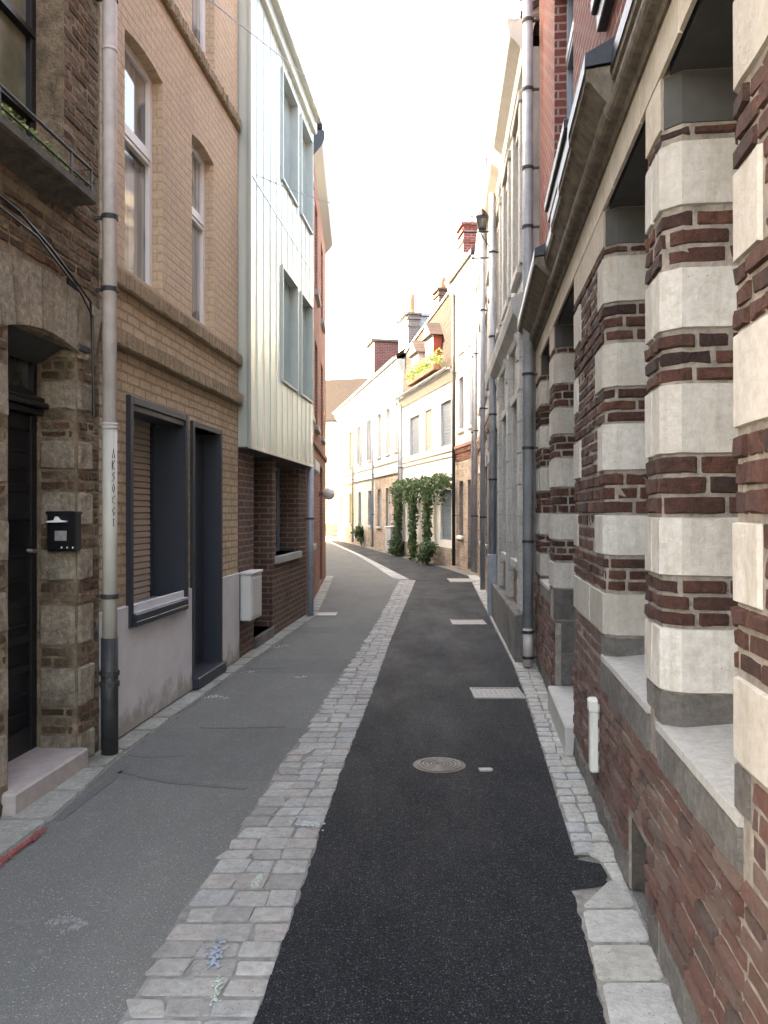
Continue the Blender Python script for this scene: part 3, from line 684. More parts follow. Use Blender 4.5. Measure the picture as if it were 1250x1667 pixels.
# grit along the walls and in the joints
gm = MB(); rg = random.Random(11)
def grit(x, y, r_, z):
    a = rg.uniform(0, 6.28); q = [(x + r_*math.cos(a + k*1.57)*rg.uniform(.6, 1.2), y + r_*math.sin(a + k*1.57)*rg.uniform(.6, 1.2)) for k in range(4)]
    lo = [gm.pt(px, py, z) for px, py in q]; t_ = gm.pt(x + rg.uniform(-.2, .2)*r_, y, z + r_*rg.uniform(.5, 1.0))
    for k in range(4): gm.face([lo[k], lo[(k+1) % 4], t_])
for _ in range(1500):
    y = 1.2 + 14*rg.random()**1.6; e_ = interp(lk, y) + interp(lkw, y); grit(e_ + rg.gauss(0.0, .035), y, rg.uniform(.002, .006), .003)
for _ in range(1300):
    y = 1.2 + 10*rg.random()**1.6; grit(interp(gutW, y) - abs(rg.gauss(0, .03)) - .012, y, rg.uniform(.002, .006), .012)
for _ in range(900):
    y = 1.2 + 12*rg.random()**1.5; grit(interp(setL, y) + rg.gauss(-.02, .06), y, rg.uniform(.0015, .004), .004)
for _ in range(900):
    y = 1.2 + 12*rg.random()**1.5; grit(interp(setL, y) + rg.random()*.4, y, rg.uniform(.0015, .004), .013)
for _ in range(600):
    y = 1.2 + 10*rg.random()**1.5; a_ = interp(gutL, y); grit(a_ + rg.random()*(interp(gutW, y) - a_), y, rg.uniform(.0015, .0045), .015)
M['grit'] = plain('dark grit', (.07, .065, .055), .95, var=.6, scale=8, bmp=0, col2=(.22, .20, .17))
tag(gm.build('grit', M['grit']), kind='stuff')

# ------------------------------------------------------------------ right: banded brick and stone house
rR = root('brick_house', fR, 'red brick house with white stone bands on its window piers, nearest on the right', 'house')
U = fR.U
piers = [(U(.25), U(2.12)), (U(2.84), U(3.18)), (U(4.11), U(5.41)), (U(6.68), U(7.15)), (U(8.02), U(8.68))]
sills = [.86, .88, .20, .95]
bands = [(.98, 1.20), (1.375, 1.585), (1.80, 2.04), (2.22, 2.445), (2.64, 2.88)]
ZT = 2.93; CH = .055; DEP = .42
lowpath = mkpath([(U(.25), 0), (U(8.68), 0)])
Ltot = lowpath[1][-1]; door_a, door_b = U(5.41)-U(.25), U(6.68)-U(.25)
for pi_, (a, b_) in enumerate(piers):
    mort, brk, stn, gran, crm, low, cem = [MB(fR) for _ in range(7)]
    pts = [(a, -DEP), (a, -CH), (a+CH, 0), (b_-CH, 0), (b_, -CH), (b_, -DEP)]
    mort.prism_ud([(p_[0], p_[1]) for p_ in pts][::-1], 0, 3.28)
    path = mkpath(pts); L = path[1][-1]; c1, c2, c3, c4 = path[1][1:5]
    wid = c3 - c2
    def stone(z0, z1, q0, q1, mb=stn, pr=.011, jit=.0016, b=.007): mb.block(path, q0, q1, z0+.004, z1-.004, pr, b, jit)
    for bi, (z0, z1) in enumerate(bands):
        z0 += random.uniform(-.006, .006); z1 += random.uniform(-.006, .006)
        q = (.26 if bi % 2 else .17) + random.uniform(-.02, .02)
        if wid < .5 or bi == 0:
            if wid > .8:
                stone(z0, z1, 0, c2 + .45); x = c2 + .46
                while x < c3 - .5: stone(z0, z1, x, x+.5); x += .508
                stone(z0, z1, x, L)
            else: stone(z0, z1, 0, c2 + wid*.5 - .003); stone(z0, z1, c2 + wid*.5 + .003, L)
        else:
            stone(z0, z1, 0, c2 + q); stone(z0, z1, c3 - (.30 if bi % 2 == 0 else .18), L)
            lay(brk, path, c2+q+.006, c3-(.30 if bi % 2 == 0 else .18)-.006, z0, z1, ch=.062, phase=bi, pr=.004, jit=.003, b=.010)
    edges = [x for bd in bands for x in bd][1:] + [ZT]
    for k in range(0, len(edges)-1, 2):
        lay(brk, path, 0, L, edges[k]+.004, edges[k+1]-.004, ch=.062, phase=k//2, pr=.008, jit=.004, b=.009, vary=.006)
    zg = sills[pi_-1] if pi_ else .86
    far_low = sills[pi_] if pi_ < 4 else .95
    if zg > .5: gran.block(path, 0, c2 + (.10 if wid > .5 else wid*.5-.004), zg, .975, .006, .006, .002)
    else:
        z = zg
        while z < .95: gran.block(path, 0, c2 + .05, z, min(.975, z+.26), .006, .006, .002); z += .264
    if far_low > .5: gran.block(path, c3 - (.10 if wid > .5 else wid*.5-.004), L, far_low, .975, .006, .006, .002)
    else:
        z = far_low
        while z < .95: gran.block(path, c3 - .05, L, z, min(.975, z+.26), .006, .006, .002); z += .264
    if wid > .5:
        lay(low, path, c2 + (.11 if zg > .5 else .06), c3 - (.11 if far_low > .5 else .06), .72, .975, ch=.063, phase=1, pr=.006, jit=.004, b=.010)
    crm.block(path, c2 - .004, c3 + .004, ZT, 3.115, .010, .004, .0006)
    cem.block(path, 0, c2 - .006, ZT, 3.110, .005, .003, 0); cem.block(path, c3 + .006, L, ZT, 3.110, .005, .003, 0)  # impost reveals take the cement with shade in its colour
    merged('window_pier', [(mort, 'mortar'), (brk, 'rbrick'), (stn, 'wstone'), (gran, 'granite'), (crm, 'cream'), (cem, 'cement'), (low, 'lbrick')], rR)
vent = (U(3.12)-U(.25), U(3.52)-U(.25))
for side in (0, 1):
    mort, low, gran = MB(fR), MB(fR), MB(fR)
    if side == 0:
        mort.prism_uz([(U(.25), 0), (U(3.12), 0), (U(3.12), .33), (U(3.52), .33), (U(3.52), 0), (U(5.41), 0), (U(5.41), .70), (U(.25), .70)], -.35, -.001)
        lay(low, lowpath, 0, door_a, .36, .72, ch=.062, phase=0, pr=.012, jit=.0028, b=.009, bl=.21, vary=.007, joint=.014)
        lay(low, lowpath, 0, vent[0], .15, .36, ch=.062, pr=.012, jit=.003, b=.009, vary=.007, joint=.014); lay(low, lowpath, vent[1], door_a, .15, .36, ch=.066, pr=.012, jit=.003, b=.009, vary=.007, joint=.014)
    else:
        mort.box(U(6.68), U(8.68), -.35, -.001, 0, .70)
        lay(low, lowpath, door_b, Ltot, .15, .72, ch=.062, phase=0, pr=.012, jit=.0028, b=.009, vary=.007, joint=.014)
    for (qa, qb) in (((0, vent[0]), (vent[1], door_a)) if side == 0 else ((door_b, Ltot),)):
        x = qa
        while x < qb - .05:
            l = random.uniform(.25, .5); top = .145
            gran.block(lowpath, x, min(qb, x+l), .012, top - random.uniform(0, .012), .010, .02, .008); x += l + .008
    merged('low_wall', [(mort, 'mortar'), (low, 'lbrick'), (gran, 'granite')], rR)
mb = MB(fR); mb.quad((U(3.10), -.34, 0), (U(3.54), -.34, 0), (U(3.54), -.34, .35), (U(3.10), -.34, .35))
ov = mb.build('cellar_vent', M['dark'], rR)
mb = MB(fR); mb.box(U(3.485), U(3.517), -.34, -.012, .012, .325); mb.box(U(3.122), U(3.484), -.34, -.012, .30, .326); mb.build('vent_shade_lining', M['shadestone'], ov)  # added lining, its dark colour stands in for shade inside the opening
for k in range(5): mb = MB(fR); x = U(3.16)+k*.08; mb.tube([(x, -.06, 0.0), (x, -.06, .33)], .008, 6); mb.build('vent_bar', M['ironpipe'], ov)
ops = [(piers[i][1], piers[i+1][0]) for i in range(4)]
for i, (a, b_) in enumerate(ops):
    z = sills[i]
    if z > .5:
        zb = .70 if i < 2 else z-.15; ee = .10 if i < 2 else .05
        tp, fb = MB(fR), MB(fR); tp.prism_dz([(-.35, z+.035), (.012, z-.004), (.014, z-.03), (-.35, z-.03)], a-ee, b_+ee)
        fb.block(mkpath([(a-ee, 0), (b_+ee, 0)]), 0, b_-a+2*ee, zb+.005, z-.031, .013, .010, .004); fb.box(a-ee+.01, b_+ee-.01, -.3, 0, zb, z-.031)
        merged('sill', [(tp, 'sillstone'), (fb, 'granite')], rR)
        if i == 3:
            mb = MB(fR); pth = mkpath([(a, 0), (b_, 0)]); lay(mb, pth, 0, b_-a, .70, z-.155, ch=.06); mb.box(a, b_, -.35, -.002, .68, z-.15, 0); mb.build('sill_brickwork', M['lbrick'], rR)
        wz = z + .03
        o = window(fR, rR, a-.02, b_+.02, wz, 3.09, .30, 'greyframe', 'glass', .06, 1, (2.45,))
    else:
        mb = MB(fR); mb.box(a, b_, -.40, .06, .0, z, 0, .012); mb.build('doorstep', M['whitestep'], rR)
        door(fR, rR, a-.02, b_+.02, z+.002, 3.09, .30, 'greydoor', .6)
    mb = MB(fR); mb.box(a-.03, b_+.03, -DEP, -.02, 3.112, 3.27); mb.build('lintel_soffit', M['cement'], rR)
# cream frieze stones over piers and openings
frz = MB(fR); x = 0.0; pth = lowpath
while x < Ltot:
    l = random.uniform(.5, .75); frz.block(pth, x, min(Ltot, x+l) - .004, 3.118, 3.30, .010, .004, .0006); x += l
frz.build('frieze', M['cream'], rR)
cor = MB(fR); ld = MB(fR)
def cprof(pr, z0=3.28):
    q = [(-.05, z0), (.022, z0), (.03, z0+.03), (.045, z0+.035)]
    for k in range(7):
        a = -math.pi/2 + math.pi*k/7; q.append((.045 + .035*math.cos(a) + pr*.15*k/6, z0+.075 + .04*math.sin(a)))
    q += [(.055+pr*.3, z0+.125), (.06+pr*.5, z0+.15), (.06+pr*.8, z0+.185), (.06+pr*.95, z0+.205), (.075+pr, z0+.212), (.078+pr, z0+.265), (-.05, z0+.29)]
    return q
for (ya_, yb, pa, pb) in ((.25, 3.62, -.02, -.02), (3.62, 6.3, .10, .03), (6.3, 8.68, .115, .115)):
    y = ya_
    while y < yb - .01:
        y2 = min(yb, y + .66)
        if yb - y2 < .2: y2 = yb
        pr = pa + (pb - pa) * ((y + y2)/2 - ya_) / (yb - ya_)
        cor.prism_dz(cprof(pr + random.uniform(-.003, .003)), U(y)+.003, U(y2)-.003)
        ld.prism_dz([(-.05, 3.583), (.075+pr, 3.553), (.082+pr, 3.525), (.078+pr, 3.61), (.0, 3.70), (-.05, 3.70)], U(y)-.008, U(y2)+.006); y = y2
cor.build('cornice', M['cornice'], rR); ld.build('lead_flashing', M['lead'], rR)
upw = [(U(2.7), U(4.2), 4.28, 6.0), (U(5.72), U(7.05), 4.28, 6.0), (U(.6), U(1.9), 4.28, 6.0)]
facade(fR, 3.60, 8.2, upw, .24, U(.25), U(8.68), (), 6.0, 'upper_wall', [M['redwall']], rR, d=-.03)
for a, b_, z0, z1 in upw:
    window(fR, rR, a, b_, z0, z1, .13, 'greyframe', 'glass', .07, 1, (5.4,))
    mb = MB(fR); mb.box(a-.10, b_+.14, -.1, .045, 4.20, 4.275, 0, .008); mb.box(a-.08, b_+.12, -.1, .018, 4.10, 4.198, 0, .006); mb.build('sill', M['lead'], rR)
    mb = MB(fR)
    for e in (a - .012, b_ - .03): pass
mb = MB(fR); mb.box(U(.25), U(8.68), -6.0, .12, 8.2, 8.42, 0, .02); mb.build('eave', M['cornice'], rR)
gable_roof(fR, rR, 8.42, 11.2, 6, .2, U(.25), U(8.68))
downpipe(fR, rR, U(8.42), .42, 8.2, .052, .105, 'zinc', 14, (1.3, 2.25, 3.0, 3.75, 4.5, 5.1, 5.9, 6.6), shoe=None)
downpipe(fR, rR, U(8.42), .03, .42, .05, .105, 'palepipe', 14, (.12, .38))
# small white cover on the low wall
mb = MB(fR); mb.box(U(4.27), U(4.35), .008, .055, .25, .60, 0, .010); mb.box(U(4.265), U(4.355), .006, .062, .56, .63, 0, .010)
tag(mb.build('cable_cover', M['pvc'], None, loc=fR.p0, rz=fR.ang), 'upright white plastic cable cover low on the banded brick wall', 'cable cover')

# ------------------------------------------------------------------ right: grey stone house G
def rel(fr, *Ys): return [fr.U(y) for y in Ys]
rG = root('stone_house', fG, 'grey stone-fronted house with a bracketed cornice, right after the banded brick house', 'house')
u = fG.U
opG = [(u(9.25), u(9.95), 1.05, 2.75), (u(10.75), u(11.45), 1.05, 2.75), (u(12.35), u(13.1), .15, 2.75),
       (u(9.25), u(9.95), 4.35, 6.0), (u(10.75), u(11.45), 4.35, 6.0), (u(12.3), u(13.1), 4.35, 6.0)]
facade(fG, 0, 6.5, opG, .18, bands=((.9, 1), (3.75, 2)), mats=[M['mixwall'], M['greystone'], M['greyrender']], parent=rG)
for k, (a, b_, z0, z1) in enumerate(opG):
    if k == 2: door(fG, rG, a, b_, z0, z1, .12, 'brownframe', .45)
    else: window(fG, rG, a, b_, z0, z1, .12, 'whiteframe', 'brightglass', .05, 1, (z1-.45,)); sill(fG, rG, a-.08, b_+.08, z0, 'greystone', .1, .06)
    mb = MB(fG); mb.box(a-.13, a-.005, -.01, .035, z0, z1+.12, 0, .006); mb.box(b_+.005, b_+.13, -.01, .035, z0, z1+.12, 0, .006); mb.box(a-.16, b_+.16, -.01, .05, z1+.122, z1+.24, 0, .01); mb.build('architrave', M['greystone'], rG)
for y in (8.86, 10.35, 11.9, 13.6):
    pil = MB(fG); pth = mkpath([(u(y)-.16, 0), (u(y)-.14, .07), (u(y)+.14, .07), (u(y)+.16, 0)]); z = .55
    pil.box(u(y)-.13, u(y)+.13, 0, .062, .5, 3.56)
    while z < 3.4: pil.block(pth, 0, pth[1][-1], z, z+.33, .003, .008, .001); z += .335
    pil.build('pilaster', M['greystone'], rG)
for y in (8.86, 10.35, 11.9, 13.6):
    con = MB(fG); con.prism_dz([(.06, 3.2), (.09, 3.22), (.10, 3.3), (.085, 3.38), (.11, 3.45), (.12, 3.5), (.06, 3.5)], u(y)-.08, u(y)+.08)
    con.build('console', M['greystone'], rG)
mb = MB(fG); mb.prism_dz([(0, 3.50), (.05, 3.52), (.06, 3.60), (.14, 3.70), (.16, 3.80), (.16, 3.86), (.0, 3.94)], .0, fG.L); mb.build('cornice', M['greyrender'], rG)
mb = MB(fG); mb.box(0, fG.L, 0, .12, .0, .52, 0, .012); mb.build('plinth', M['granite'], rG)
mb = MB(fG); mb.prism_dz([(0, 6.35), (.04, 6.37), (.06, 6.5), (.17, 6.62), (.20, 6.75), (.20, 6.80), (-.1, 6.80)], .0, fG.L)
for k in range(0): x = .25 + k*.58; mb.prism_dz([(0, 6.28), (.05, 6.30), (.15, 6.46), (.16, 6.61), (0, 6.61)], x, x+.09)
mb.build('eave_cornice', M['creamrender'], rG)
gable_roof(fG, rG, 6.80, 9.0, 6, .06, th=.08); gutter(fG, rG, 6.83, 0, None, .06, .05)
mb = MB(fG); mb.box(.02, .42, -1.4, .0, 6.85, 7.25); mb.box(0, .45, -1.45, .03, 7.25, 7.31); mb.build('parapet', M['greystone'], rG)
downpipe(fG, rG, u(12.75), .35, 6.5, .05, .10, 'zinc', 12, (.9, 2.1, 3.1, 4.3, 5.6))
mb = MB(fG); mb.box(u(12.75)-.07, u(12.75)+.07, .03, .17, .01, .95, 0, .01); mb.build('pipe_casing', M['zinc'], rG)

# ------------------------------------------------------------------ right: house H
rH = root('narrow_house', fH, 'shaded grey house with dark eaves, between the grey stone house and the sunlit corner house', 'house')
u = fH.U
opH = [(u(14.6), u(15.3), .12, 2.5), (u(16.2), u(17.0), .95, 2.5), (u(18.0), u(18.8), .95, 2.5), (u(19.3), u(20.0), .12, 2.5)] + [(u(y), u(y+.8), z, z+1.55) for y in (14.6, 16.3, 18.6) for z in (3.95, 5.9)]
facade(fH, 0, 7.5, opH, .16, bands=((.8, 1), (3.4, 2)), mats=[M['mixwall'], M['mixwall'], M['greyrender']], parent=rH)
for k, (a, b_, z0, z1) in enumerate(opH):
    if z0 < .5: door(fH, rH, a, b_, z0, z1, .1, 'brownframe' if k else 'greydoor', .4)
    else: window(fH, rH, a, b_, z0, z1, .1, 'whiteframe', 'glass', .05, 1, ()); sill(fH, rH, a-.06, b_+.06, z0, 'greystone', .09, .07)
    mb = MB(fH); mb.box(a-.1, b_+.1, -.01, .03, z1, z1+.2, 0, .006); mb.build('lintel', M['greystone'], rH)
mb = MB(fH); mb.box(0, fH.L, -.02, .07, 3.25, 3.38, 0, .01); mb.box(0, fH.L, -.02, .04, 3.10, 3.245); 
x = .1
while x < fH.L: mb.box(x, x+.09, 0, .065, 3.14, 3.22); x += .2
mb.build('string_course', M['mixwall'], rH)
for y in (15.75, 17.5, 19.05):
    qu = MB(fH); z = .1
    while z < 3.0: h_ = .3; ww = random.choice((.13, .2)); qu.box(u(y)-ww, u(y)+ww, -.01, .02, z, z+h_-.01, 0, .005); z += h_
    qu.build('quoins', M['greystone'], rH)
mb = MB(fH); mb.prism_dz([(0, 7.1), (.05, 7.12), (.15, 7.4), (.15, 7.52), (0, 7.52)], 0, fH.L); mb.build('eave_cornice', M['greyrender'], rH)
gable_roof(fH, rH, 7.52, 9.6, 6, .04); gutter(fH, rH, 7.53, 0, None, .04, .05, 'ironpipe')
downpipe(fH, rH, u(16.0), .1, 7.4, .05, .10, 'zinc', 10, (1.5, 3.6, 5.5)); downpipe(fH, rH, u(20.4), .1, 7.4, .045, .09, 'zinc', 10, (1.5, 3.6, 5.5))
chimney(fH, rH, u(18.6), u(19.5), -2.2, -1.6, 8.0, 9.6, 'redwall', 0)

# wall lantern with its brackets
lp = fG.world(fG.U(13.35), 0, 5.95)
t = empty('wall_lantern', fG.world(fG.U(13.35), 0, 5.7), 'dark street lantern on a two-armed wall bracket, high on the right', 'street lamp', rz=fG.ang)
mb = MB(fG); mb.tube([(0, 0, .42), (0, .52, .42)], .014, 8); mb.tube([(0, 0, .0), (0, .40, .0)], .014, 8); mb.tube([(0, 0, .0), (0, .25, .40)], .010, 8); mb.build('bracket', M['ironpipe'], t)
mb = MB(fG); mb.prism_ud([(-.09, .14), (.09, .14), (.09, .32), (-.09, .32)][::1], .62, .66); mb.tube([(0, .23, .66), (0, .23, .76), (0, .23, .80)], [.12, .05, .01], 6); mb.tube([(0, .23, .44), (0, .23, .47)], [.06, .07], 6); 
for x_, d_ in ((-.08, .15), (.08, .15), (.08, .31), (-.08, .31)): mb.tube([(x_*.7, .23+(d_-.23)*.7, .46), (x_, d_, .63)], .008, 6)
mb.build('lantern_frame', M['black'], t)
mb = MB(fG); mb.tube([(0, .23, .47), (0, .23, .62)], [.055, .09], 6); mb.build('lantern_glass', M['glass'], t)

# ------------------------------------------------------------------ right: sunlit corner house I
rI = root('corner_house', fI, 'tall sunlit cream house at the bend with a brick string course and red chimney', 'house')
u = fI.U
opI = [(u(21.2), u(21.85), .1, 2.45), (u(22.4), u(22.95), .95, 2.45)] + [(u(y), u(y+.62), z, z+1.45) for y in (21.05, 22.35) for z in (3.85, 6.0)]
facade(fI, 0, 8.0, opI, .16, bands=((.7, 1), (3.3, 2)), mats=[M['mixwall'], M['mixwall'], M['whiterender']], parent=rI)
for k, (a, b_, z0, z1) in enumerate(opI):
    if z0 < .5: door(fI, rI, a, b_, z0, z1, .1, 'greydoor')
    else: window(fI, rI, a, b_, z0, z1, .1, 'whiteframe' if z0 > 5 else 'greyframe', 'glass', .05, 1, ()); sill(fI, rI, a-.06, b_+.06, z0, 'whiterender', .09, .07)
mb = MB(fI); mb.box(0, fI.L, -.02, .10, 3.34, 3.42); mb.box(0, fI.L, -.02, .02, 3.02, 3.34); x = .02
while x < fI.L-.1:
    mb.box(x, x+.10, 0, .075, 3.22, 3.33); mb.box(x+.07, x+.17, 0, .045, 3.08, 3.18); x += .2
mb.build('brick_string_course', M['orangewall'], rI)
mb = MB(fI); mb.prism_dz([(0, 7.6), (.05, 7.62), (.18, 7.85), (.2, 8.0), (0, 8.02)], 0, fI.L+.2); mb.build('eave_cornice', M['creamrender'], rI)
gable_roof(fI, rI, 8.02, 10.0, 6, .2); gutter(fI, rI, 8.06, 0, None, .19)
chimney(fI, rI, u(22.65), u(23.3), -.62, -.06, 8.05, 9.45, 'redwall', 0)
mb = MB(fI); c = (u(22.95), -.34); mb.tube([(c[0], c[1], 9.5), (c[0], c[1], 9.80)], .09, 10); mb.tube([(c[0]-.15, c[1], 9.82), (c[0]+.18, c[1], 9.82)], .05, 8); mb.build('chimney_cowl', M['zinc'], rI)
downpipe(fI, rI, u(23.2), .1, 8.0, .05, .10, 'ironpipe', 10, (1.5, 3.2, 5.5)); downpipe(fI, rI, u(20.85), .1, 8.0, .045, .10, 'zinc', 10, (1.5, 3.6, 5.5))

# ------------------------------------------------------------------ vine house V
rV = root('vine_house', fV, 'low white house with blue shutters, red dormer and a vine trained round its door', 'house')
UV = lambda x: fV.U(6.85 / ((x - 625) / F + .206))
opV = [(UV(735), UV(718), .78, 2.25), (UV(698), UV(688), .1, 2.2), (UV(672), UV(664), .78, 2.2),
       (UV(735), UV(718), 3.55, 4.85), (UV(703), UV(693), 3.55, 4.85), (UV(683), UV(668), 3.55, 4.85)]
facade(fV, 0, 5.6, opV, .14, bands=((.55, 1),), mats=[M['mixwall'], M['whiterender']], parent=rV)
for k, (a, b_, z0, z1) in enumerate(opV):
    if k == 1: door(fV, rV, a, b_, z0, z1, .08, 'greydoor')
    elif k in (3, 5, 0): slats(fV, rV, a, b_, z0, z1, .05, 'blueshutter', 'shutter', .09); window(fV, rV, a, b_, z0, z1, .085, 'whiteframe', 'glass', .05, 1)
    elif k == 4: slats(fV, rV, a, b_, z0, z1, .03, 'pinkshutter', 'shutter', .12)
    else: window(fV, rV, a, b_, z0, z1, .085, 'whiteframe', 'glass', .05, 1)
    mb = MB(fV); mb.box(a-.15, b_+.15, -.01, .02, z1, z1+.16, 0, .005); mb.box(a-.12, a-.01, -.01, .018, z0, z1-.002); mb.box(b_+.01, b_+.12, -.01, .018, z0, z1-.002); mb.build('surround', M['creamrender'], rV)
mb = MB(fV); mb.box(0, fV.L, -.01, .06, 3.34, 3.46, 0, .01); mb.box(0, fV.L, -.01, .03, 3.20, 3.338); mb.build('string_course', M['creamrender'], rV)
mb = MB(fV); mb.prism_dz([(0, 5.35), (.04, 5.37), (.16, 5.55), (.18, 5.64), (0, 5.66)], 0, fV.L); mb.build('eave_cornice', M['creamrender'], rV)
gutter(fV, rV, 5.70, 0, None, .17)
mb = MB(fV); uF, uN = fV.L - .02, .02
def V_(u, d, z): return mb.pt(u, d, z)
pr_ = [[V_(uN, .0, 5.66), V_(uN, -.25, 8.35), V_(uN, -3, 9.2), V_(uN, -6, 5.66)], [V_(uF, .0, 5.66), V_(uF, -.12, 7.35), V_(uF, -3, 8.6), V_(uF, -6, 5.66)]]
for k in range(4): mb.face([pr_[0][k], pr_[1][k], pr_[1][(k+1) % 4], pr_[0][(k+1) % 4]])
mb.face(pr_[0]); mb.face(pr_[1][::-1]); mb.build('roof', M['darktiles'], rV)
mb = MB(fV); mb.tube([(uF, -.10, 7.38), (uN, -.23, 8.38)], .045, 8); mb.build('ridge_tiles', M['creamrender'], rV)
def dormer(fr, par, u0, u1, z0, z1, d0, d1, front='whiterender', cheek='redcheek', rf='tiles', glass='glass', flat=False):
    mb = MB(fr); mb.box(u0, u1, d1, d0, z0, z1); o = mb.build('dormer', M[cheek], par)
    f = MB(fr); f.box(u0, u0+.12, d0, d0+.03, z0, z1); f.box(u1-.12, u1, d0, d0+.03, z0, z1); f.box(u0+.12, u1-.12, d0, d0+.03, z1-.12, z1); f.box(u0+.12, u1-.12, d0, d0+.03, z0, z0+.12)
    f.box((u0+u1)/2-.03, (u0+u1)/2+.03, d0, d0+.025, z0+.12, z1-.12); f.build('dormer_frame', M[front], o)
    g_ = MB(fr); g_.box(u0+.1, u1-.1, d0-.01, d0+.012, z0+.1, z1-.1); g_.build('dormer_pane', M[glass], o)
    r_ = MB(fr)
    if flat: r_.box(u0-.1, u1+.1, d1, d0+.15, z1, z1+.1)
    else: r_.prism_uz([(u0-.12, z1-.02), (u1+.12, z1-.02), ((u0+u1)/2, z1+.45)], d1, d0+.14)
    r_.build('dormer_roof', M[rf], o); return o
dormer(fV, rV, UV(714), UV(702), 5.9, 7.0, .16, -1.0)
dormer(fV, rV, UV(688), UV(677), 5.9, 6.85, .12, -1.0, cheek='whiterender')
chimney(fV, rV, fV.U(28.5), fV.U(29.2), -1.45, -.95, 7.7, 9.3, 'brownwall', 1, .45)
downpipe(fV, rV, fV.L-.1, .1, 5.6, .045, .09, 'zinc', 10, (1.5, 3.2))

def leaves(mb, c, rad, n_, size, squash=(1, 1, 1)):
    for _ in range(n_):
        while True:
            q = Vector([random.uniform(-1, 1) for _ in range(3)])
            if .15 < q.length < 1: break
        q = Vector((q.x*rad*squash[0], q.y*rad*squash[1], q.z*rad*squash[2])) + Vector(c)
        a = Vector([random.gauss(0, 1) for _ in range(3)]).normalized(); b_ = a.orthogonal().normalized(); s_ = size*random.uniform(.6, 1.3)
        tip = q + a*s_; m1 = q + a*s_*.45 + b_*s_*.42; m2 = q + a*s_*.45 - b_*s_*.42
        mb.face([mb.pt(*q), mb.pt(*m1), mb.pt(*tip), mb.pt(*m2)])
t = empty('climbing_vine', fV.world(UV(682), .1, 0), 'dark green vine climbing in three columns and a garland over the white house front', 'vine', rz=fV.ang)
o0 = UV(682)
lf, st = MB(fV), MB(fV)
for x, top in ((657, 2.45), (682, 2.45), (706, 2.4)):
    uu = UV(x) - o0; z = .15
    pts = [(uu + .05*math.sin(k*1.3), .06, .05 + k*.3) for k in range(9)]; st.tube(pts, .03, 6)
    while z < top: leaves(lf, (uu + random.uniform(-.08, .08), .12, z), .23, 75, .085, (1, .6, .8)); z += .11
x = 740
while x > 651:
    uu = UV(x) - o0; zc = 2.42 + random.uniform(-.12, .12)
    leaves(lf, (uu, .17, zc), .30, 105, .09, (1, .7, .75)); x -= 3.2
    if random.random() < .5: leaves(lf, (uu, .15, zc-.35), .15, 30, .08)
pts = [(UV(x)-o0, .1, 2.4 + .05*math.sin(x)) for x in range(740, 650, -8)]; st.tube(pts, .022, 6)
st.build('stem', M['bark'], t); lf.build('foliage', M['leaf'], t)
def shrub(x, y, h, r, label, mat='leaf', n_=420, name='shrub', leafs=.08):
    X, Y = G(x, y); e = empty(name, (X, Y, 0), label, 'shrub', 'plants along the foot of the far houses')
    s_ = MB(); l_ = MB()
    for k in range(7):
        a = k*.9; s_.tube([(0, 0, 0), (r*.4*math.cos(a), r*.4*math.sin(a), h*.5), (r*.7*math.cos(a), r*.7*math.sin(a), h*.85)], [.015, .01, .005], 5)
    for k in range(9):
        a = random.uniform(0, 6.3); q = random.uniform(.2, .75)*r
        leaves(l_, (q*math.cos(a), q*math.sin(a), random.uniform(.25, .8)*h), r*.5, n_//9, leafs)
    s_.build('stem', M['bark'], e); l_.build('foliage', M[mat], e)
shrub(694, 919, .72, .36, 'round leafy shrub on the ground under the rightmost vine column', n_=900)
shrub(645, 905, .75, .32, 'leafy shrub beside the grey cabinet, left of the vine columns', n_=700)
shrub(588, 889, 1.1, .35, 'dark bushy plant against the foot of the far white house', n_=600, leafs=.12)
# balcony plants along the vine house gutter
e = empty('flower_trough', fV.world(UV(702), .12, 5.72), 'sunlit yellow-green plants in a trough along the roof edge below the dormers', 'planter', rz=fV.ang)
mb = MB(fV); mb.box(-1.7, 1.7, .07, .27, 0.06, .24, 0, .01); mb.build('trough', M['ceramic'], e)
lf = MB(fV)
for k in range(13): leaves(lf, (-1.6+k*.26, .17, .38+random.uniform(-.06, .12)), .24, 60, .09)
lf.build('foliage', M['leaf2'], e)

# grey cabinet by the shrub
X, Y = G(632, 902)
t = empty('cabinet', (X, Y, 0), 'waist-high blue grey cabinet against the wall left of the vine', 'cabinet', rz=fJ1.ang)
mb = MB(fJ1); mb.box(-.55, .55, -.35, 0, .06, 1.0, 0, .015); mb.box(-.58, .58, -.37, .03, 1.0, 1.06, 0, .01); mb.box(-.5, .5, -.33, -.02, 0, .06); mb.build('body', M['zinc'], t)
for s_ in (-1, 1): mb = MB(fJ1); mb.box(.02 if s_ > 0 else -.52, .52 if s_ > 0 else -.02, .0, .018, .1, .96, 0, .006); mb.build('door', M['zinc'], t)

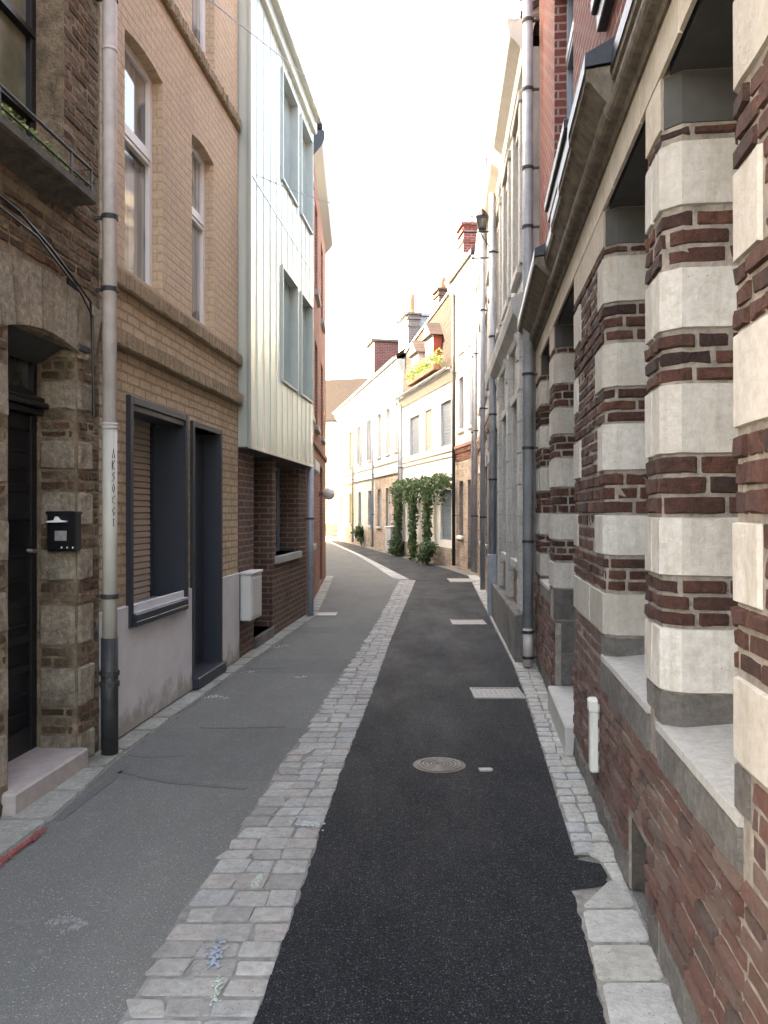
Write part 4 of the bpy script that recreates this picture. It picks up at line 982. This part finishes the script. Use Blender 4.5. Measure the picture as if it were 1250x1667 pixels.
# ------------------------------------------------------------------ far row J
def far_house(fr, name, label, wallm, upm, eave, ridge, bays, doors=(), dorm=None, chim=None, winm='whiteframe', shut=None):
    r_ = root(name, fr, label, 'house', 'terraced houses beyond the bend')
    n_ = bays; L = fr.L; ops_ = []
    for k in range(n_):
        c = L*(k+.5)/n_; wd = .42
        ops_.append((c-wd, c+wd, .1 if k in doors else 1.0, 2.55)); ops_.append((c-wd, c+wd, 3.9, 5.7))
    facade(fr, 0, eave, ops_, .15, bands=((.8, 1), (3.2, 2)), mats=[M['mixwall'], M[wallm], M[upm]], parent=r_)
    for (a, b_, z0, z1) in ops_:
        if z0 < .5: door(fr, r_, a, b_, z0, z1, .1, 'brownframe', .4)
        else: window(fr, r_, a, b_, z0, z1, .1, winm, 'brightglass', .05, 1); sill(fr, r_, a-.06, b_+.06, z0, 'greystone', .09, .07)
        if shut and z0 > 3:
            slats(fr, r_, a-.40, a-.02, z0, z1, -.03, shut); slats(fr, r_, b_+.02, b_+.40, z0, z1, -.03, shut)
    mb = MB(fr); mb.box(0, L, -.01, .07, 3.05, 3.18, 0, .01); mb.box(0, L, -.01, .05, 3.5, 3.6, 0, .01); mb.build('string_course', M['greyrender'], r_)
    mb = MB(fr); mb.prism_dz([(0, eave-.4), (.05, eave-.38), (.2, eave-.1), (.22, eave), (0, eave+.02)], 0, L); mb.build('eave_cornice', M['creamrender'], r_)
    gable_roof(fr, r_, eave+.02, ridge, 7, .22, mat='darktiles'); gutter(fr, r_, eave+.06, 0, None, .2)
    downpipe(fr, r_, .12, .1, eave-.1, .05, .10, 'zinc', 10, (1.5, 3.2, 5.5))
    if dorm: dormer(fr, r_, *dorm)
    if chim: chimney(fr, r_, *chim)
    return r_
far_house(fJ1, 'terraced_house', 'white terraced house directly left of the vine house, with a bluish box dormer', 'mixwall', 'whiterender', 7.15, 10.0, 3, (0,), (1.1, 2.4, 7.7, 9.0, -.4, -2.2, 'whiterender', 'zinc', 'zinc', 'glass', True), (.9, 1.5, -.85, -.42, 7.4, 9.0, 'chimgrey', 1, .75))
far_house(fJ2, 'terraced_house', 'white terraced house with grey shutters and a red-cheeked dormer, second from the vine house', 'greyrender', 'whiterender', 7.15, 10.0, 2, (), (1.9, 3.4, 7.6, 9.3, -.3, -2.2, 'creamrender', 'redwall', 'cornice', 'glass', True), None, 'greyframe', 'blueshutter')
far_house(fJ3, 'terraced_house', 'pale yellow terraced house at the far end of the row', 'yellowrender', 'yellowrender', 7.15, 9.6, 2, (), None, (1.0, 1.8, -3.2, -2.5, 9.0, 9.9, 'chimgrey', 0))
far_house(fE, 'end_house', 'cream house closing the street far away, seen in the gap past the orange brick house', 'creamrender', 'creamrender', 7.6, 11.0, 3, (1,))

# ------------------------------------------------------------------ left: old house L1
r1 = root('old_house', fL1, 'old weathered brick and stone house with a black door, nearest on the left', 'house')
u = fL1.U
dA, dB = u(4.37), u(5.155); wA, wB = u(4.36), u(5.10)
mo = MB(fL1); mo.box(.01, fL1.L-.01, -.02, .003, .0, .02); br = MB(fL1); so = MB(fL1)
DZ = 2.62
# core walls
front = [(0.0, 0), (fL1.L, 0)]
facade(fL1, 0, 8.4, [(dA, dB, .12, DZ), (u(4.0), u(4.98), 3.53, 5.9)], .26, bands=(), mats=[M['oldmortar']], parent=r1, D=6.0)
pf = mkpath([(dB, -.24), (dB, -.04), (dB+.03, 0), (fL1.L - .01, 0)])
z = .02; k = 0; L = pf[1][-1]
while z < DZ - .02:
    if k % 2 == 0:
        h_ = random.uniform(.19, .27); h_ = min(h_, DZ - z)
        q = random.uniform(.38, .46)
        so.block(pf, .0, q, z+.006, z+h_-.006, .016, .018, .007); 
        if L - q > .05: lay(br, pf, q+.005, L, z, z+h_, ch=.06, pr=.006, jit=.006, b=.012)
    else:
        h_ = random.uniform(.12, .19); h_ = min(h_, DZ - z); lay(br, pf, 0, L, z, z+h_, ch=.058, pr=.006, jit=.006, b=.012, bl=.17)
    z += h_; k += 1
pn = mkpath([(0, 0), (dA-.03, 0), (dA, -.04), (dA, -.22)]); z = .02; k = 0; Ln = pn[1][-1]
while z < DZ - .02:
    h_ = random.uniform(.2, .3) if k % 2 else random.uniform(.1, .2); h_ = min(h_, DZ - z)
    if k % 2: so.block(pn, Ln-.55, Ln, z+.006, z+h_-.006, .014, .016, .006); lay(br, pn, 0, Ln-.56, z, z+h_, ch=.06, pr=.004, jit=.005, b=.012)
    else: lay(br, pn, 0, Ln, z, z+h_, ch=.06, pr=.004, jit=.005, b=.012)
    z += h_; k += 1
# arch stones above the door
cu = (dA + dB) / 2
for kk in range(9):
    a = -1 + 2*kk/9; b2 = -1 + 2*(kk+1)/9
    wid = (dB - dA)/2 + .22
    u_a, u_b = cu + a*wid, cu + b2*wid
    lift = lambda s_: -.12*s_*s_
    pts = [(u_a+.006, DZ+.02+lift(a)+.10*(abs(a) > .8)), (u_b-.006, DZ+.02+lift(b2)+.10*(abs(b2) > .8)), (u_b*1.0-.006+b2*.10, DZ+.36+lift(b2)*.6), (u_a+.006+a*.10, DZ+.36+lift(a)*.6)]
    so.prism_uz(pts, -.02, .022 + random.uniform(-.005, .006))
pw = mkpath([(0, 0), (fL1.L-.01, 0)])
for zz in [DZ + .02 + .062*i for i in range(11)]:
    for (a, b2) in ((0, dA-.30 if zz < DZ+.36 else fL1.L-.01), (dB+.30, fL1.L-.01)):
        if zz > DZ + .36 and a > 0: continue
        if b2 - a > .05: lay(br, pw, a, b2, zz, zz+.060, ch=.06, pr=.008, jit=.006, b=.012, phase=int(zz*100) % 2)
# upper floor walls each side of the window
for i in range(40):
    zz = 3.36 + .062*i
    for (a, b2) in ((0, u(4.0)), (u(4.98), fL1.L-.01)):
        if zz > 5.9: b2 = fL1.L-.01
        if zz > 5.9 and a > 0: continue
        if zz < 3.5: a, b2 = 0, fL1.L-.01
        if zz < 3.5 and a > 0: continue
        lay(br, pw, a, b2, zz, zz+.060, ch=.06, pr=.004, jit=.003, b=.010, phase=i % 2)
merged('old_masonry', [(mo, 'oldmortar'), (br, 'oldbrick'), (so, 'oldstone')], r1)
# door: black panelled leaf, transom, fanlight
mb = MB(fL1); dp = .26
mb.box(dA, dB, -dp-.06, -dp-.03, .12, 2.2)
for (a, b2) in ((dA, dA+.06), (dB-.07, dB), ((dA+dB)/2-.035, (dA+dB)/2+.035)): mb.box(a, b2, -dp-.05, -dp, .12, 2.2, 0, .005)
for zz, hh in ((.12, .16), (.62, .05), (.80, .05), (1.02, .05), (1.55, .05), (1.72, .05), (2.1, .1)): mb.box(dA+.06, dB-.07, -dp-.05, -dp-.003, zz, zz+hh, 0, .008)
for zz in (.36, .48, .90, 1.18, 1.32, 1.86, 1.96): mb.box(dA+.09, dB-.1, -dp-.045, -dp-.012, zz, zz+.022, 0, .006)
od = mb.build('door', M['black'], r1)
mb = MB(fL1); mb.tube([(dB-.10, -dp, 1.36), (dB-.10, -dp+.05, 1.36)], .012, 8); mb.tube([(dB-.10, -dp+.05, 1.36), (dB-.22, -dp+.06, 1.37)], .010, 8); mb.build('handle', M['drain'], od, True)
mb = MB(fL1); mb.box(dA, dB, -dp-.05, -dp+.05, 2.2, 2.24, 0, .01); mb.box(dA, dB, -dp-.05, -dp+.09, 2.24, 2.275, 0, .01); mb.box(dA, dB, -dp-.05, -dp+.06, 2.275, 2.31, 0, .01); mb.build('transom', M['black'], r1)
window(fL1, r1, dA, dB, 2.312, DZ, dp, 'black', 'glass', .045, 1)
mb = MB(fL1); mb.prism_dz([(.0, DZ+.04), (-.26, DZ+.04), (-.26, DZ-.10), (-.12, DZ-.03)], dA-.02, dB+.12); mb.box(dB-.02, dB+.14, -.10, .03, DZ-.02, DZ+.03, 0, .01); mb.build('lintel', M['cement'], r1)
mb = MB(fL1); mb.box(dA-.06, dB+.02, -.40, .07, .0, .132, 0, .012); mb.build('doorstep', M['step'], r1)
# upstairs window and stone balcony ledge
o = window(fL1, r1, u(4.0), u(4.98), 3.54, 5.9, .17, 'black', 'oldglass', .06, 1, (), .05, ())
for zz in (3.95, 4.45, 4.95, 5.45): mb = MB(fL1); mb.box(u(4.03), u(4.95), -.21, -.155, zz-.016, zz+.016); mb.build('glazing_bar', M['black'], o)
pass
mb = MB(fL1); mb.prism_dz([(0, 3.40), (.05, 3.42), (.06, 3.455), (.17, 3.46), (.185, 3.47), (.185, 3.515), (.17, 3.52), (0, 3.525)], 0.3, u(5.03)); mb.build('balcony_ledge', M['shadestone'], r1)  # dark colour carries the shade of the ledge's underside
mb = MB(fL1); zt = 3.66
mb.tube([(.5, .165, zt), (u(5.00), .165, zt), (u(5.01), .0, zt)], .009, 8); mb.tube([(.5, .165, 3.56), (u(5.00), .165, 3.56)], .007, 8)
for k in range(5): x = .6 + k*.74; mb.tube([(x, .165, 3.51), (x, .165, zt)], .007, 6)
mb.tube([(u(5.00), .165, 3.51), (u(5.00), .165, zt)], .008, 6); mb.build('railing', M['ironpipe'], r1)
mb = MB(fL1); mb.box(u(5.02), u(5.14), -.015, .012, 2.86, 3.02, 0); mb.build('vent', M['dark'], r1)
gable_roof(fL1, r1, 8.4, 11.0, 6, .2)
# plants on the ledge
e = empty('ledge_plant', fL1.world(u(4.45), .08, 3.525), 'straggly yellow-green plants lying on the balcony ledge, top left', 'plant', rz=fL1.ang)
lf = MB(fL1)
for k in range(9): leaves(lf, (-.40+k*.10, .05, .03+random.uniform(0, .02)), .06, 30, .028, (1, .8, .6))
lf.build('foliage', M['leaf2'], e); mb = MB(fL1); mb.tube([(-.4, .02, .01), (0, .05, .03), (.4, .03, .01)], .006, 5); mb.build('stem', M['bark'], e)
# letter box
e = empty('letter_box', fL1.world(dB - .012, -.02, 1.36), 'black letter box with white paper in its slot, beside the old black door', 'letter box', rz=fL1.ang)
mb = MB(fL1); mb.box(-.09, -.006, -.125, .06, .0, .235, 0, .008); mb.box(-.10, -.002, -.13, .065, .225, .245, 0, .006); mb.build('body', M['blackbox'], e)
mb = MB(fL1); mb.prism_dz([(-.105, .185), (-.06, .19), (-.05, .212), (-.03, .19), (.01, .187), (.01, .178), (-.105, .176)], -.13, -.092); mb.build('paper', M['paper'], e)
mb = MB(fL1); mb.box(-.0945, -.092, -.070, .005, .065, .125); mb.build('name_plate', M['drain'], e)
mb = MB(fL1)
for k in range(3): mb.box(-.0945, -.092, -.03+k*.035, -.022+k*.035, .018, .028)
mb.build('rivets', M['paper'], e)
# pipe between old house and tan house
up = u(5.41)
pp = downpipe(fL1, r1, up, 1.02, 8.2, .046, .10, 'palepipe', 16, (3.52, 3.05, 4.95, 6.2))
mb = MB(fL1)
for z in (2.14, 2.16, 4.6): mb.tube([(up, .10, z), (up, .10, z+.02)], .05, 16)
mb.build('pipe_collar', M['palepipe'], pp, True)
pp2 = downpipe(fL1, r1, up, .78, 2.14, .047, .10, 'creampipe', 16, (1.05,))
pp3 = downpipe(fL1, r1, up, .0, .78, .054, .10, 'ironpipe', 16, (.48, .55))
gr = MB(fL1); rr_ = .049
def onpipe(a, z): return (up - rr_*math.cos(a), .10 + rr_*math.sin(a), z)
rng = random.Random(3)
for k in range(7):
    zc = 1.98 - k*.075
    kind = ['A', 'K', 'S', 'O', 'C', 'G', 'I'][k]
    shapes = {'A': [(-.5, -1), (0, 1), (.5, -1)], 'K': [(-.5, 1), (-.5, -1), (-.4, 0), (.6, 1), (-.4, 0), (.6, -1)], 'S': [(.6, .9), (-.5, .6), (.5, -.4), (-.6, -.9)], 'O': [(-.5, 0), (0, .9), (.6, 0), (0, -.9), (-.5, 0)],
              'C': [(.6, .8), (-.5, .3), (-.4, -.6), (.6, -.8)], 'G': [(.6, .8), (-.5, .2), (0, -.9), (.6, -.4), (.1, -.2)], 'I': [(-.3, .8), (.3, .8), (0, .8), (0, -.8)]}[kind]
    gr.tube([onpipe(.9 + x*.33, zc + z_*.03) for x, z_ in shapes], .0028, 5)
gr.build('graffiti', M['ink'], pp2)
# wires on the old wall
mb = MB(fL1); mb.tube([(1.5, .035, 3.32), (u(4.4), .04, 3.20), (u(4.75), .035, 3.12), (u(5.0), .04, 3.03), (u(5.25), .045, 2.93), (u(5.29), .04, 2.6), (u(5.31), .04, 2.2)], .008, 6)
mb.tube([(1.5, .035, 3.27), (u(4.6), .04, 3.13), (u(5.1), .05, 2.95), (u(5.27), .05, 2.84), (u(5.30), .04, 2.5)], .006, 6)
tag(mb.build('wall_cables', M['black'], None, loc=fL1.p0, rz=fL1.ang), 'black cables sagging across the old wall above the door', 'cable')

# ------------------------------------------------------------------ left: tan house L2
r2 = root('tan_house', fL2, 'tan painted brick house with two brick bands and a black framed street window', 'house')
u = fL2.U
o2 = [(u(5.97), u(7.11), .86, 2.38), (u(7.36), u(8.16), .12, 2.36)]
up2 = [(u(5.89), u(6.64), 3.34, 5.08, .04), (u(7.36), u(8.01), 3.34, 5.0, .04)]
up3 = [(u(5.89), u(6.64), 5.88, 7.5, .04), (u(7.36), u(8.03), 5.88, 7.5, .04)]
facade(fL2, 0, 9.2, o2 + up2 + up3, .30, bands=((.94, 1), (3.2, 2)), mats=[M['lilac'], M['tanrough'], M['tanwall']], parent=r2)
mb = MB(fL2)
lilac = [(0, u(7.36)-.03), (u(8.16)+.03, fL2.L-.002)]
for a, b2 in lilac: mb.box(a+.001, b2, .002, .018, .03, .93 if a < 1 else .95, 0, .006)
mb.build('render_plinth', M['lilac'], r2)
for a, b2, z0, z1, rs in up2 + up3:
    window(fL2, r2, a, b2, z0, z1, .085, 'whiteframe', 'brightglass', .065, 0, (z0 + (z1-z0)*.62,))
# string courses
def course(fr, par, za, zb, pr, mat, u0=0, u1=None, rough=.004, name='string_course'):
    u1 = fr.L if u1 is None else u1; mb = MB(fr); mb.box(u0, u1, -.02, pr-.02, za, zb)
    pth = mkpath([(u0, pr-.02), (u1, pr-.02)]); lay(mb, pth, 0, u1-u0, za, zb, ch=(zb-za), bl=.10, pr=.014, jit=rough, b=.012, joint=.008)
    return mb.build(name, M[mat], par)
M['tanisl'] = islandbrick('buff rowlock bricks', [(.50, .38, .25), (.43, .32, .205), (.46, .34, .225)], .45, .95, 30, 1.0, (.14, .10, .065), .03, .1)
course(fL2, r2, 2.74, 2.86, .07, 'tanisl'); course(fL2, r2, 3.16, 3.28, .06, 'tanisl'); course(fL2, r2, 5.68, 5.80, .05, 'tanisl')
# street window surround
a, b2, z0, z1 = o2[0]
mb = MB(fL2)
for s_, (q0, q1) in enumerate(((-.055, .025), (0, 0))): pass
mb.box(a-.06, a, -.30, .035, z0-.09, z1+.06, 0, .005); mb.box(b2, b2+.06, -.30, .035, z0-.09, z1+.06, 0, .005)
mb.box(a, b2, -.30, .034, z1, z1+.06, 0, .005); mb.box(a, b2, -.30, .055, z0-.05, z0, 0, .005); mb.box(a, b2, .0, .056, z0-.09, z0-.052, 0, .004)
mb.box(a+.01, b2-.01, -.18, .02, z1-.045, z1-.001, 0, .005)
mb.build('window_surround', M['anthracite'], r2)
mb = MB(fL2); mb.box(a, b2, -.30, .05, z0+.001, z0+.014, 0, .003); mb.build('sill', M['zinc'], r2)
mb = MB(fL2); mb.box(b2-.012, b2-.001, -.29, .03, z0+.015, z1-.05); mb.box(b2-.06, b2-.012, -.29, -.25, z0+.015, z1-.05); mb.build('reveal_lining', M['anthracite'], r2)
slats(fL2, r2, a+.004, b2-.1, z0+.015, z1-.02, .25, 'shutter', 'roller_shutter', .05)
a, b2, z0, z1 = o2[1]
mb = MB(fL2); mb.box(a-.05, a, -.20, .03, z0, z1+.05, 0, .004); mb.box(b2, b2+.05, -.20, .03, z0, z1+.05, 0, .004); mb.box(a, b2, -.20, .029, z1, z1+.05, 0, .004); mb.build('door_frame', M['anthracite'], r2)
mb = MB(fL2); mb.box(a, b2, -.19, -.15, z0, z1-.001); mb.box(a+.08, b2-.08, -.155, -.142, z0+.1, z1-.1, 0, .004); dd = mb.build('door', M['anthracite'], r2)
mb = MB(fL2); mb.box(b2-.012, b2-.001, -.149, .025, z0+.01, z1-.01); mb.build('reveal_lining', M['anthracite'], r2)
mb = MB(fL2); mb.box(a+.10, a+.42, -.142, -.132, 1.42, 1.66, 0, .003); mb.build('notice', M['drain'], dd)
mb = MB(fL2); mb.tube([(a+.14, -.142, 1.16), (a+.14, -.10, 1.16), (a+.26, -.10, 1.16)], .009, 8); mb.build('handle', M['drain'], dd, True)
mb = MB(fL2); mb.box(a-.04, b2+.04, -.28, .075, .03, .13, 0, .008); mb.build('doorstep', M['anthracite'], r2)
gable_roof(fL2, r2, 9.2, 12.2, 7, .25); gutter(fL2, r2, 9.25, 0, None, .24)

# ------------------------------------------------------------------ left: clad building L3
r3 = root('clad_building', fL3, 'modern building clad in pale green metal above a recessed brown brick ground floor', 'building')
u = fL3.U
o3 = [(u(9.56), u(10.5), .15, 2.3), (u(10.7), u(12.2), 1.03, 2.25)]
facade(fL3, 0, 2.3, o3, .45, bands=(), mats=[M['brownwall']], parent=r3, D=7)
mb = MB(fL3)
window(fL3, r3, o3[1][0], o3[1][1], 1.03, 2.25, .28, 'greyframe', 'glass', .05, 1)
door(fL3, r3, o3[0][0], o3[0][1], .15, 2.3, .38, 'black')
mb = MB(fL3); mb.box(o3[1][0]-.06, o3[1][1]+.06, -.3, .045, .93, 1.03, 0, .008); mb.build('sill', M['sillstone'], r3)
mb = MB(fL3); mb.box(o3[0][0]-.02, o3[0][1], -.44, .03, 0.02, .15, 0, .01); mb.build('doorstep', M['granite'], r3)
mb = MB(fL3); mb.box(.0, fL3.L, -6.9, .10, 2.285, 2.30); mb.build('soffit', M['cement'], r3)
CO = .115
cw = [(u(10.51), u(11.45), 3.27, 4.71), (u(11.74), u(12.6), 3.27, 4.71), (u(10.51), u(11.45), 5.83, 7.22), (u(11.74), u(12.6), 5.83, 7.22)]
facade(fL3, 2.302, 7.42, cw, .16, mats=[M['clad']], parent=r3, D=7, d=CO, name='cladding')
mb = MB(fL3); x = .02
seams = []
while x < fL3.L - .02:
    seams.append(x); x += .325
for x in seams:
    zz = [2.302, 7.42]
    cuts = sorted([(c[2]-.03, c[3]+.03) for c in cw if c[0]-.03 < x < c[1]+.03])
    z = 2.302
    for c0, c1 in cuts: mb.box(x-.004, x+.004, CO-.005, CO+.011, z, c0, 0); z = c1
    mb.box(x-.004, x+.004, CO-.005, CO+.011, z, 7.40, 0)
for k in range(1): mb.box(-.0, .03, CO-.02, CO+.025, 2.30, 7.42)
mb.box(0, fL3.L, CO-.01, CO+.012, 2.285, 2.33); mb.box(0, fL3.L, CO-.01, CO+.008, 5.26, 5.275)
mb.build('seams', M['clad'], r3)
for (a, b2, z0, z1) in cw:
    mb = MB(fL3); mb.box(a-.02, a+.01, CO-.16, CO+.03, z0-.02, z1+.02); mb.box(b2-.01, b2+.02, CO-.16, CO+.03, z0-.02, z1+.02); mb.box(a+.01, b2-.01, CO-.16, CO+.028, z1-.012, z1+.02); mb.box(a+.01, b2-.01, CO-.16, CO+.035, z0-.02, z0+.01)
    wo_ = mb.build('window', M['cladin'], r3)
    mb = MB(fL3); mb.box(a+.01, b2-.01, CO-.11, CO-.08, z0+.01, z1-.012); mb.build('pane', M['paleglass'], wo_)
mb = MB(fL3); mb.box(-.0, fL3.L, -7, CO+.06, 7.42, 7.58, 0, .01); mb.box(0, fL3.L, -7, CO+.14, 7.582, 7.66, 0, .01); mb.build('fascia', M['clad'], r3)
mb = MB(fL3); mb.prism_dz([(.0, 7.66), (-3.2, 11.4), (-7, 7.66)], 0, fL3.L); mb.build('roof', M['zinc'], r3)  # unseen ridge, pitched high to keep sun off the right-hand houses
downpipe(fL3, r3, u(12.62), .0, 2.28, .05, .10, 'zinc', 12, (1.5,), shoe=None)
mb = MB(fL3); mb.box(u(10.15), u(10.19), .0, .0, 0, 0) if False else None
# white utility box at its foot
e = empty('utility_box', fL3.world(u(9.02), 0, .42), 'white wall-mounted utility box next to the lilac plinth', 'utility box', rz=fL3.ang)
mb = MB(fL3); mb.box(-.08, .40, .004, .13, .0, .50, 0, .012); mb.box(-.09, .41, .0, .145, .50, .53, 0, .008); mb.build('body', M['pvc'], e)
mb = MB(fL3); mb.box(-.04, .36, .13, .138, .04, .46, 0, .003); mb.build('hatch', M['pvc'], e)

# ------------------------------------------------------------------ left: orange brick house L4
r4 = root('orange_brick_house', fL4, 'orange-red brick house with dark eaves past the metal-clad building', 'house')
u = fL4.U
o4 = [(u(13.1), u(14.5), 1.05, 2.25), (u(17.1), u(18.4), .1, 2.55), (u(15.3), u(16.2), 5.7, 7.4), (u(15.3), u(16.2), 3.2, 4.8), (u(17.6), u(18.6), 3.2, 4.8), (u(17.6), u(18.6), 5.7, 7.4), (u(13.3), u(14.2), 3.2, 4.8), (u(13.3), u(14.2), 5.7, 7.4)]
uS = u(14.65)
facade(fL4, 0, 7.3, [o for o in o4 if o[1] < uS and o[3] < 7.2], .16, 0, uS, mats=[M['orangewall']], parent=r4, D=7)
facade(fL4, 0, 8.2, [o for o in o4 if o[0] > uS], .16, uS, None, mats=[M['orangewall']], parent=r4, D=7)
o4 = [o for o in o4 if o[0] > uS or o[3] < 7.2]
mb = MB(fL4); mb.box(0, uS, -7, .03, 7.3, 7.4); mb.build('flat_roof', M['ironpipe'], r4)
for k, (a, b2, z0, z1) in enumerate(o4):
    if z0 < .5: door(fL4, r4, a, b2, z0, z1, .1, 'brownframe', .4)
    else: window(fL4, r4, a, b2, z0, z1, .1, 'brownframe', 'glass', .06, 1); sill(fL4, r4, a-.06, b2+.06, z0, 'sillstone', .09, .07)
mb = MB(fL4); mb.box(u(13.1), u(14.5), -.02, .13, 2.26, 2.46, 0, .02); mb.build('awning_box', M['pvc'], r4)
mb = MB(fL4); mb.box(0, fL4.L, -.01, .04, 2.80, 2.92); mb.build('string_course', M['orangewall'], r4)
mb = MB(fL4); mb.prism_dz([(0, 7.9), (.16, 8.1), (.20, 8.22), (.20, 8.36), (0, 8.36)], uS, fL4.L+.05); mb.build('eaves', M['black'], r4)
gable_roof(fL4, r4, 8.36, 11.5, 7, .16, uS, mat='darktiles')
# globe lamp on its wall
e = empty('globe_lamp', fL4.world(u(16.8), 0, 1.97), 'white globe wall lamp on the orange brick house', 'wall lamp', rz=fL4.ang)
mb = MB(fL4); mb.tube([(0, 0, .0), (0, .10, .0)], .02, 8); mb.tube([(0, 0, 0), (0, .015, 0)], .06, 12); mb.build('bracket', M['ironpipe'], e)
mb = MB(fL4); mb.ball((0, .20, .0), .125, 16, 10); mb.build('globe', M['globe'], e, True)

# unseen left row past the bend, added and sized to shade the far street
r5 = far_house(fL5, 'terraced_house', 'unseen terraced house on the left past the bend, added to shade the far street', 'greyrender', 'creamrender', 6.8, 11.4, 8, (1, 5))

# ------------------------------------------------------------------ things on the ground
def ground_at(x, y): X, Y = G(x, y); return X, Y
X, Y = G(715, 1247)
e = empty('manhole_cover', (X, Y, .006), 'round rusty cast iron manhole cover in the black asphalt', 'manhole cover')
mb = MB(); mb.tube([(0, 0, .0), (0, 0, .006)], .145, 40); mb.build('plate', M['iron'], e)
mb = MB()
for r_ in (.135, .11, .085, .06, .035):
    n_ = 40
    a = [mb.pt(r_*math.cos(2*math.pi*k/n_), r_*math.sin(2*math.pi*k/n_), .006) for k in range(n_)]; b_ = [mb.pt((r_-.003)*math.cos(2*math.pi*k/n_), (r_-.003)*math.sin(2*math.pi*k/n_), .011) for k in range(n_)]
    c_ = [mb.pt((r_-.011)*math.cos(2*math.pi*k/n_), (r_-.011)*math.sin(2*math.pi*k/n_), .011) for k in range(n_)]; d_ = [mb.pt((r_-.014)*math.cos(2*math.pi*k/n_), (r_-.014)*math.sin(2*math.pi*k/n_), .006) for k in range(n_)]
    for k in range(n_):
        j = (k+1) % n_
        for p_, q_ in ((a, b_), (b_, c_), (c_, d_)): mb.face([p_[k], p_[j], q_[j], q_[k]])
mb.build('rings', M['ringiron'], e)
mb = MB(); mb.tube([(0, 0, -.001), (0, 0, .004)], .165, 40); mb.build('frame', M['iron'], e)
X, Y = G(791, 1255)
mb = MB(); mb.prism_ud([(-.04, -.028), (.03, -.032), (.045, .0), (.03, .03), (-.045, .027)], 0, .008)
tag(mb.build('valve_cover', M['drain'], None, loc=(X, Y, .006)), 'small pale metal cover beside the round manhole cover', 'valve cover')
def drain(x0, x1, y0, y1, label, z=.006):
    a = G(x0, y1); b_ = G(x1, y1); c = G(x0, y0); w_ = b_[0]-a[0]; d_ = c[1]-a[1]
    e = empty('drain_cover', (a[0], a[1], z), label, 'drain cover', 'drain covers across the asphalt')
    mb = MB(); mb.box(0, w_, 0, d_, 0, .006); mb.build('plate', M['drain'], e)
    mb = MB(); f_ = .018
    mb.box(0, w_, 0, f_, .006, .014); mb.box(0, w_, d_-f_, d_, .006, .014); mb.box(0, f_, f_, d_-f_, .006, .014); mb.box(w_-f_, w_, f_, d_-f_, .006, .014)
    n_ = int(w_/.04)
    for k in range(1, n_): mb.box(k*w_/n_-.006, k*w_/n_+.006, f_, d_-f_, .006, .011)
    mb.build('grating', M['drain'], e)
drain(772, 856, 1122, 1139, 'pale rectangular drain cover by the foot of the grey downpipe')
drain(737, 793, 1010, 1018, 'narrow pale drain cover farther up the black asphalt, before the bend')
drain(733, 775, 942, 948, 'farthest pale drain cover on the right, by the bend')
drain(503, 546, 997, 1003, 'narrow pale drain cover on the left side, below the clad building', 0.001)
# marks
X, Y = 0, 0
def chalk(pix, w_, label, mat='chalk', z=.0155, dens=26, nm='chalk_mark', cat='chalk mark', grp='chalk and paint marks on the ground'):
    mb = MB(); ref = G(*pix[0]); 
    for i in range(max(1, len(pix)-1)):
        a, b_ = pix[i], pix[min(i+1, len(pix)-1)]
        for k in range(dens):
            f_ = random.random(); x, y = G(a[0]+(b_[0]-a[0])*f_, a[1]+(b_[1]-a[1])*f_)
            x += random.gauss(0, w_*.45); y += random.gauss(0, w_*.6); r_ = random.uniform(.05, .22)*w_ + .0015; n_ = 7
            mb.prism_ud([(x+r_*math.cos(q*2*math.pi/n_)*random.uniform(.5, 1.2), y+r_*1.5*math.sin(q*2*math.pi/n_)*random.uniform(.5, 1.2)) for q in range(n_)], z, z+.0006+.00004*k)
    tag(mb.build(nm, M[mat]), label, cat, grp)
chalk([(-20, 1428), (5, 1404), (30, 1385), (52, 1370), (68, 1355)], .024, 'red spray paint line on the kerb edge at lower left', 'redpaint', .0145, 80, 'paint_mark', 'paint mark')
chalk([(415, 1448), (420, 1438), (424, 1430)], .02, 'short greenish chalk stroke on the sett strip', 'greenchalk')
chalk([(348, 1580), (350, 1560), (356, 1540)], .035, 'blue paint smear on the near end of the sett strip', 'bluechalk')
chalk([(350, 1640), (353, 1615), (358, 1598)], .018, 'pale green chalk line nearest the camera on the setts', 'greenchalk')
chalk([(1010, 1432), (1014, 1450), (1017, 1470)], .014, 'white chalk line on the pale gutter slabs', z=.0175)
chalk([(475, 1345), (505, 1343), (520, 1350)], .05, 'bluish pale smear on a sett in the middle of the strip', z=.0165)
chalk([(80, 1502), (100, 1497), (125, 1500), (128, 1508), (100, 1514)], .03, 'pale worn patch in the grey asphalt at lower left', 'palepatch', .0015)
chalk([(330, 1136), (350, 1133), (368, 1137)], .04, 'pale green chalk scribble by the left kerb', 'greenchalk', .0015)
chalk([(480, 1102), (500, 1101)], .04, 'small pale dash on the grey asphalt, mid street', z=.0015)
chalk([(385, 1094), (415, 1093)], .04, 'pale dash by the end of the lilac plinth', z=.0015)
chalk([(435, 1055), (465, 1050)], .06, 'faint pale dash on the grey asphalt below the clad building', z=.0015)

# overhead wires
def wire(name, a, b_, sag, label, r=.006):
    mb = MB(); a, b_ = Vector(a), Vector(b_)
    mb.tube([a + (b_-a)*t - Vector((0, 0, sag*4*t*(1-t))) for t in [k/16 for k in range(17)]], r, 5)
    tag(mb.build(name, M['zinc']), label, 'cable')
wire('overhead_cable', (-1.75, 7.0, 6.15), (1.70, 16.5, 8.0), .1, 'thin grey cable crossing the sky from the clad building roof')
wire('overhead_cable', (fL3.world(.2, CO+.03).x, fL3.world(.2, CO+.03).y, 5.3), (1.9, 15.0, 7.2), .35, 'thin pale cable crossing in front of the metal cladding')
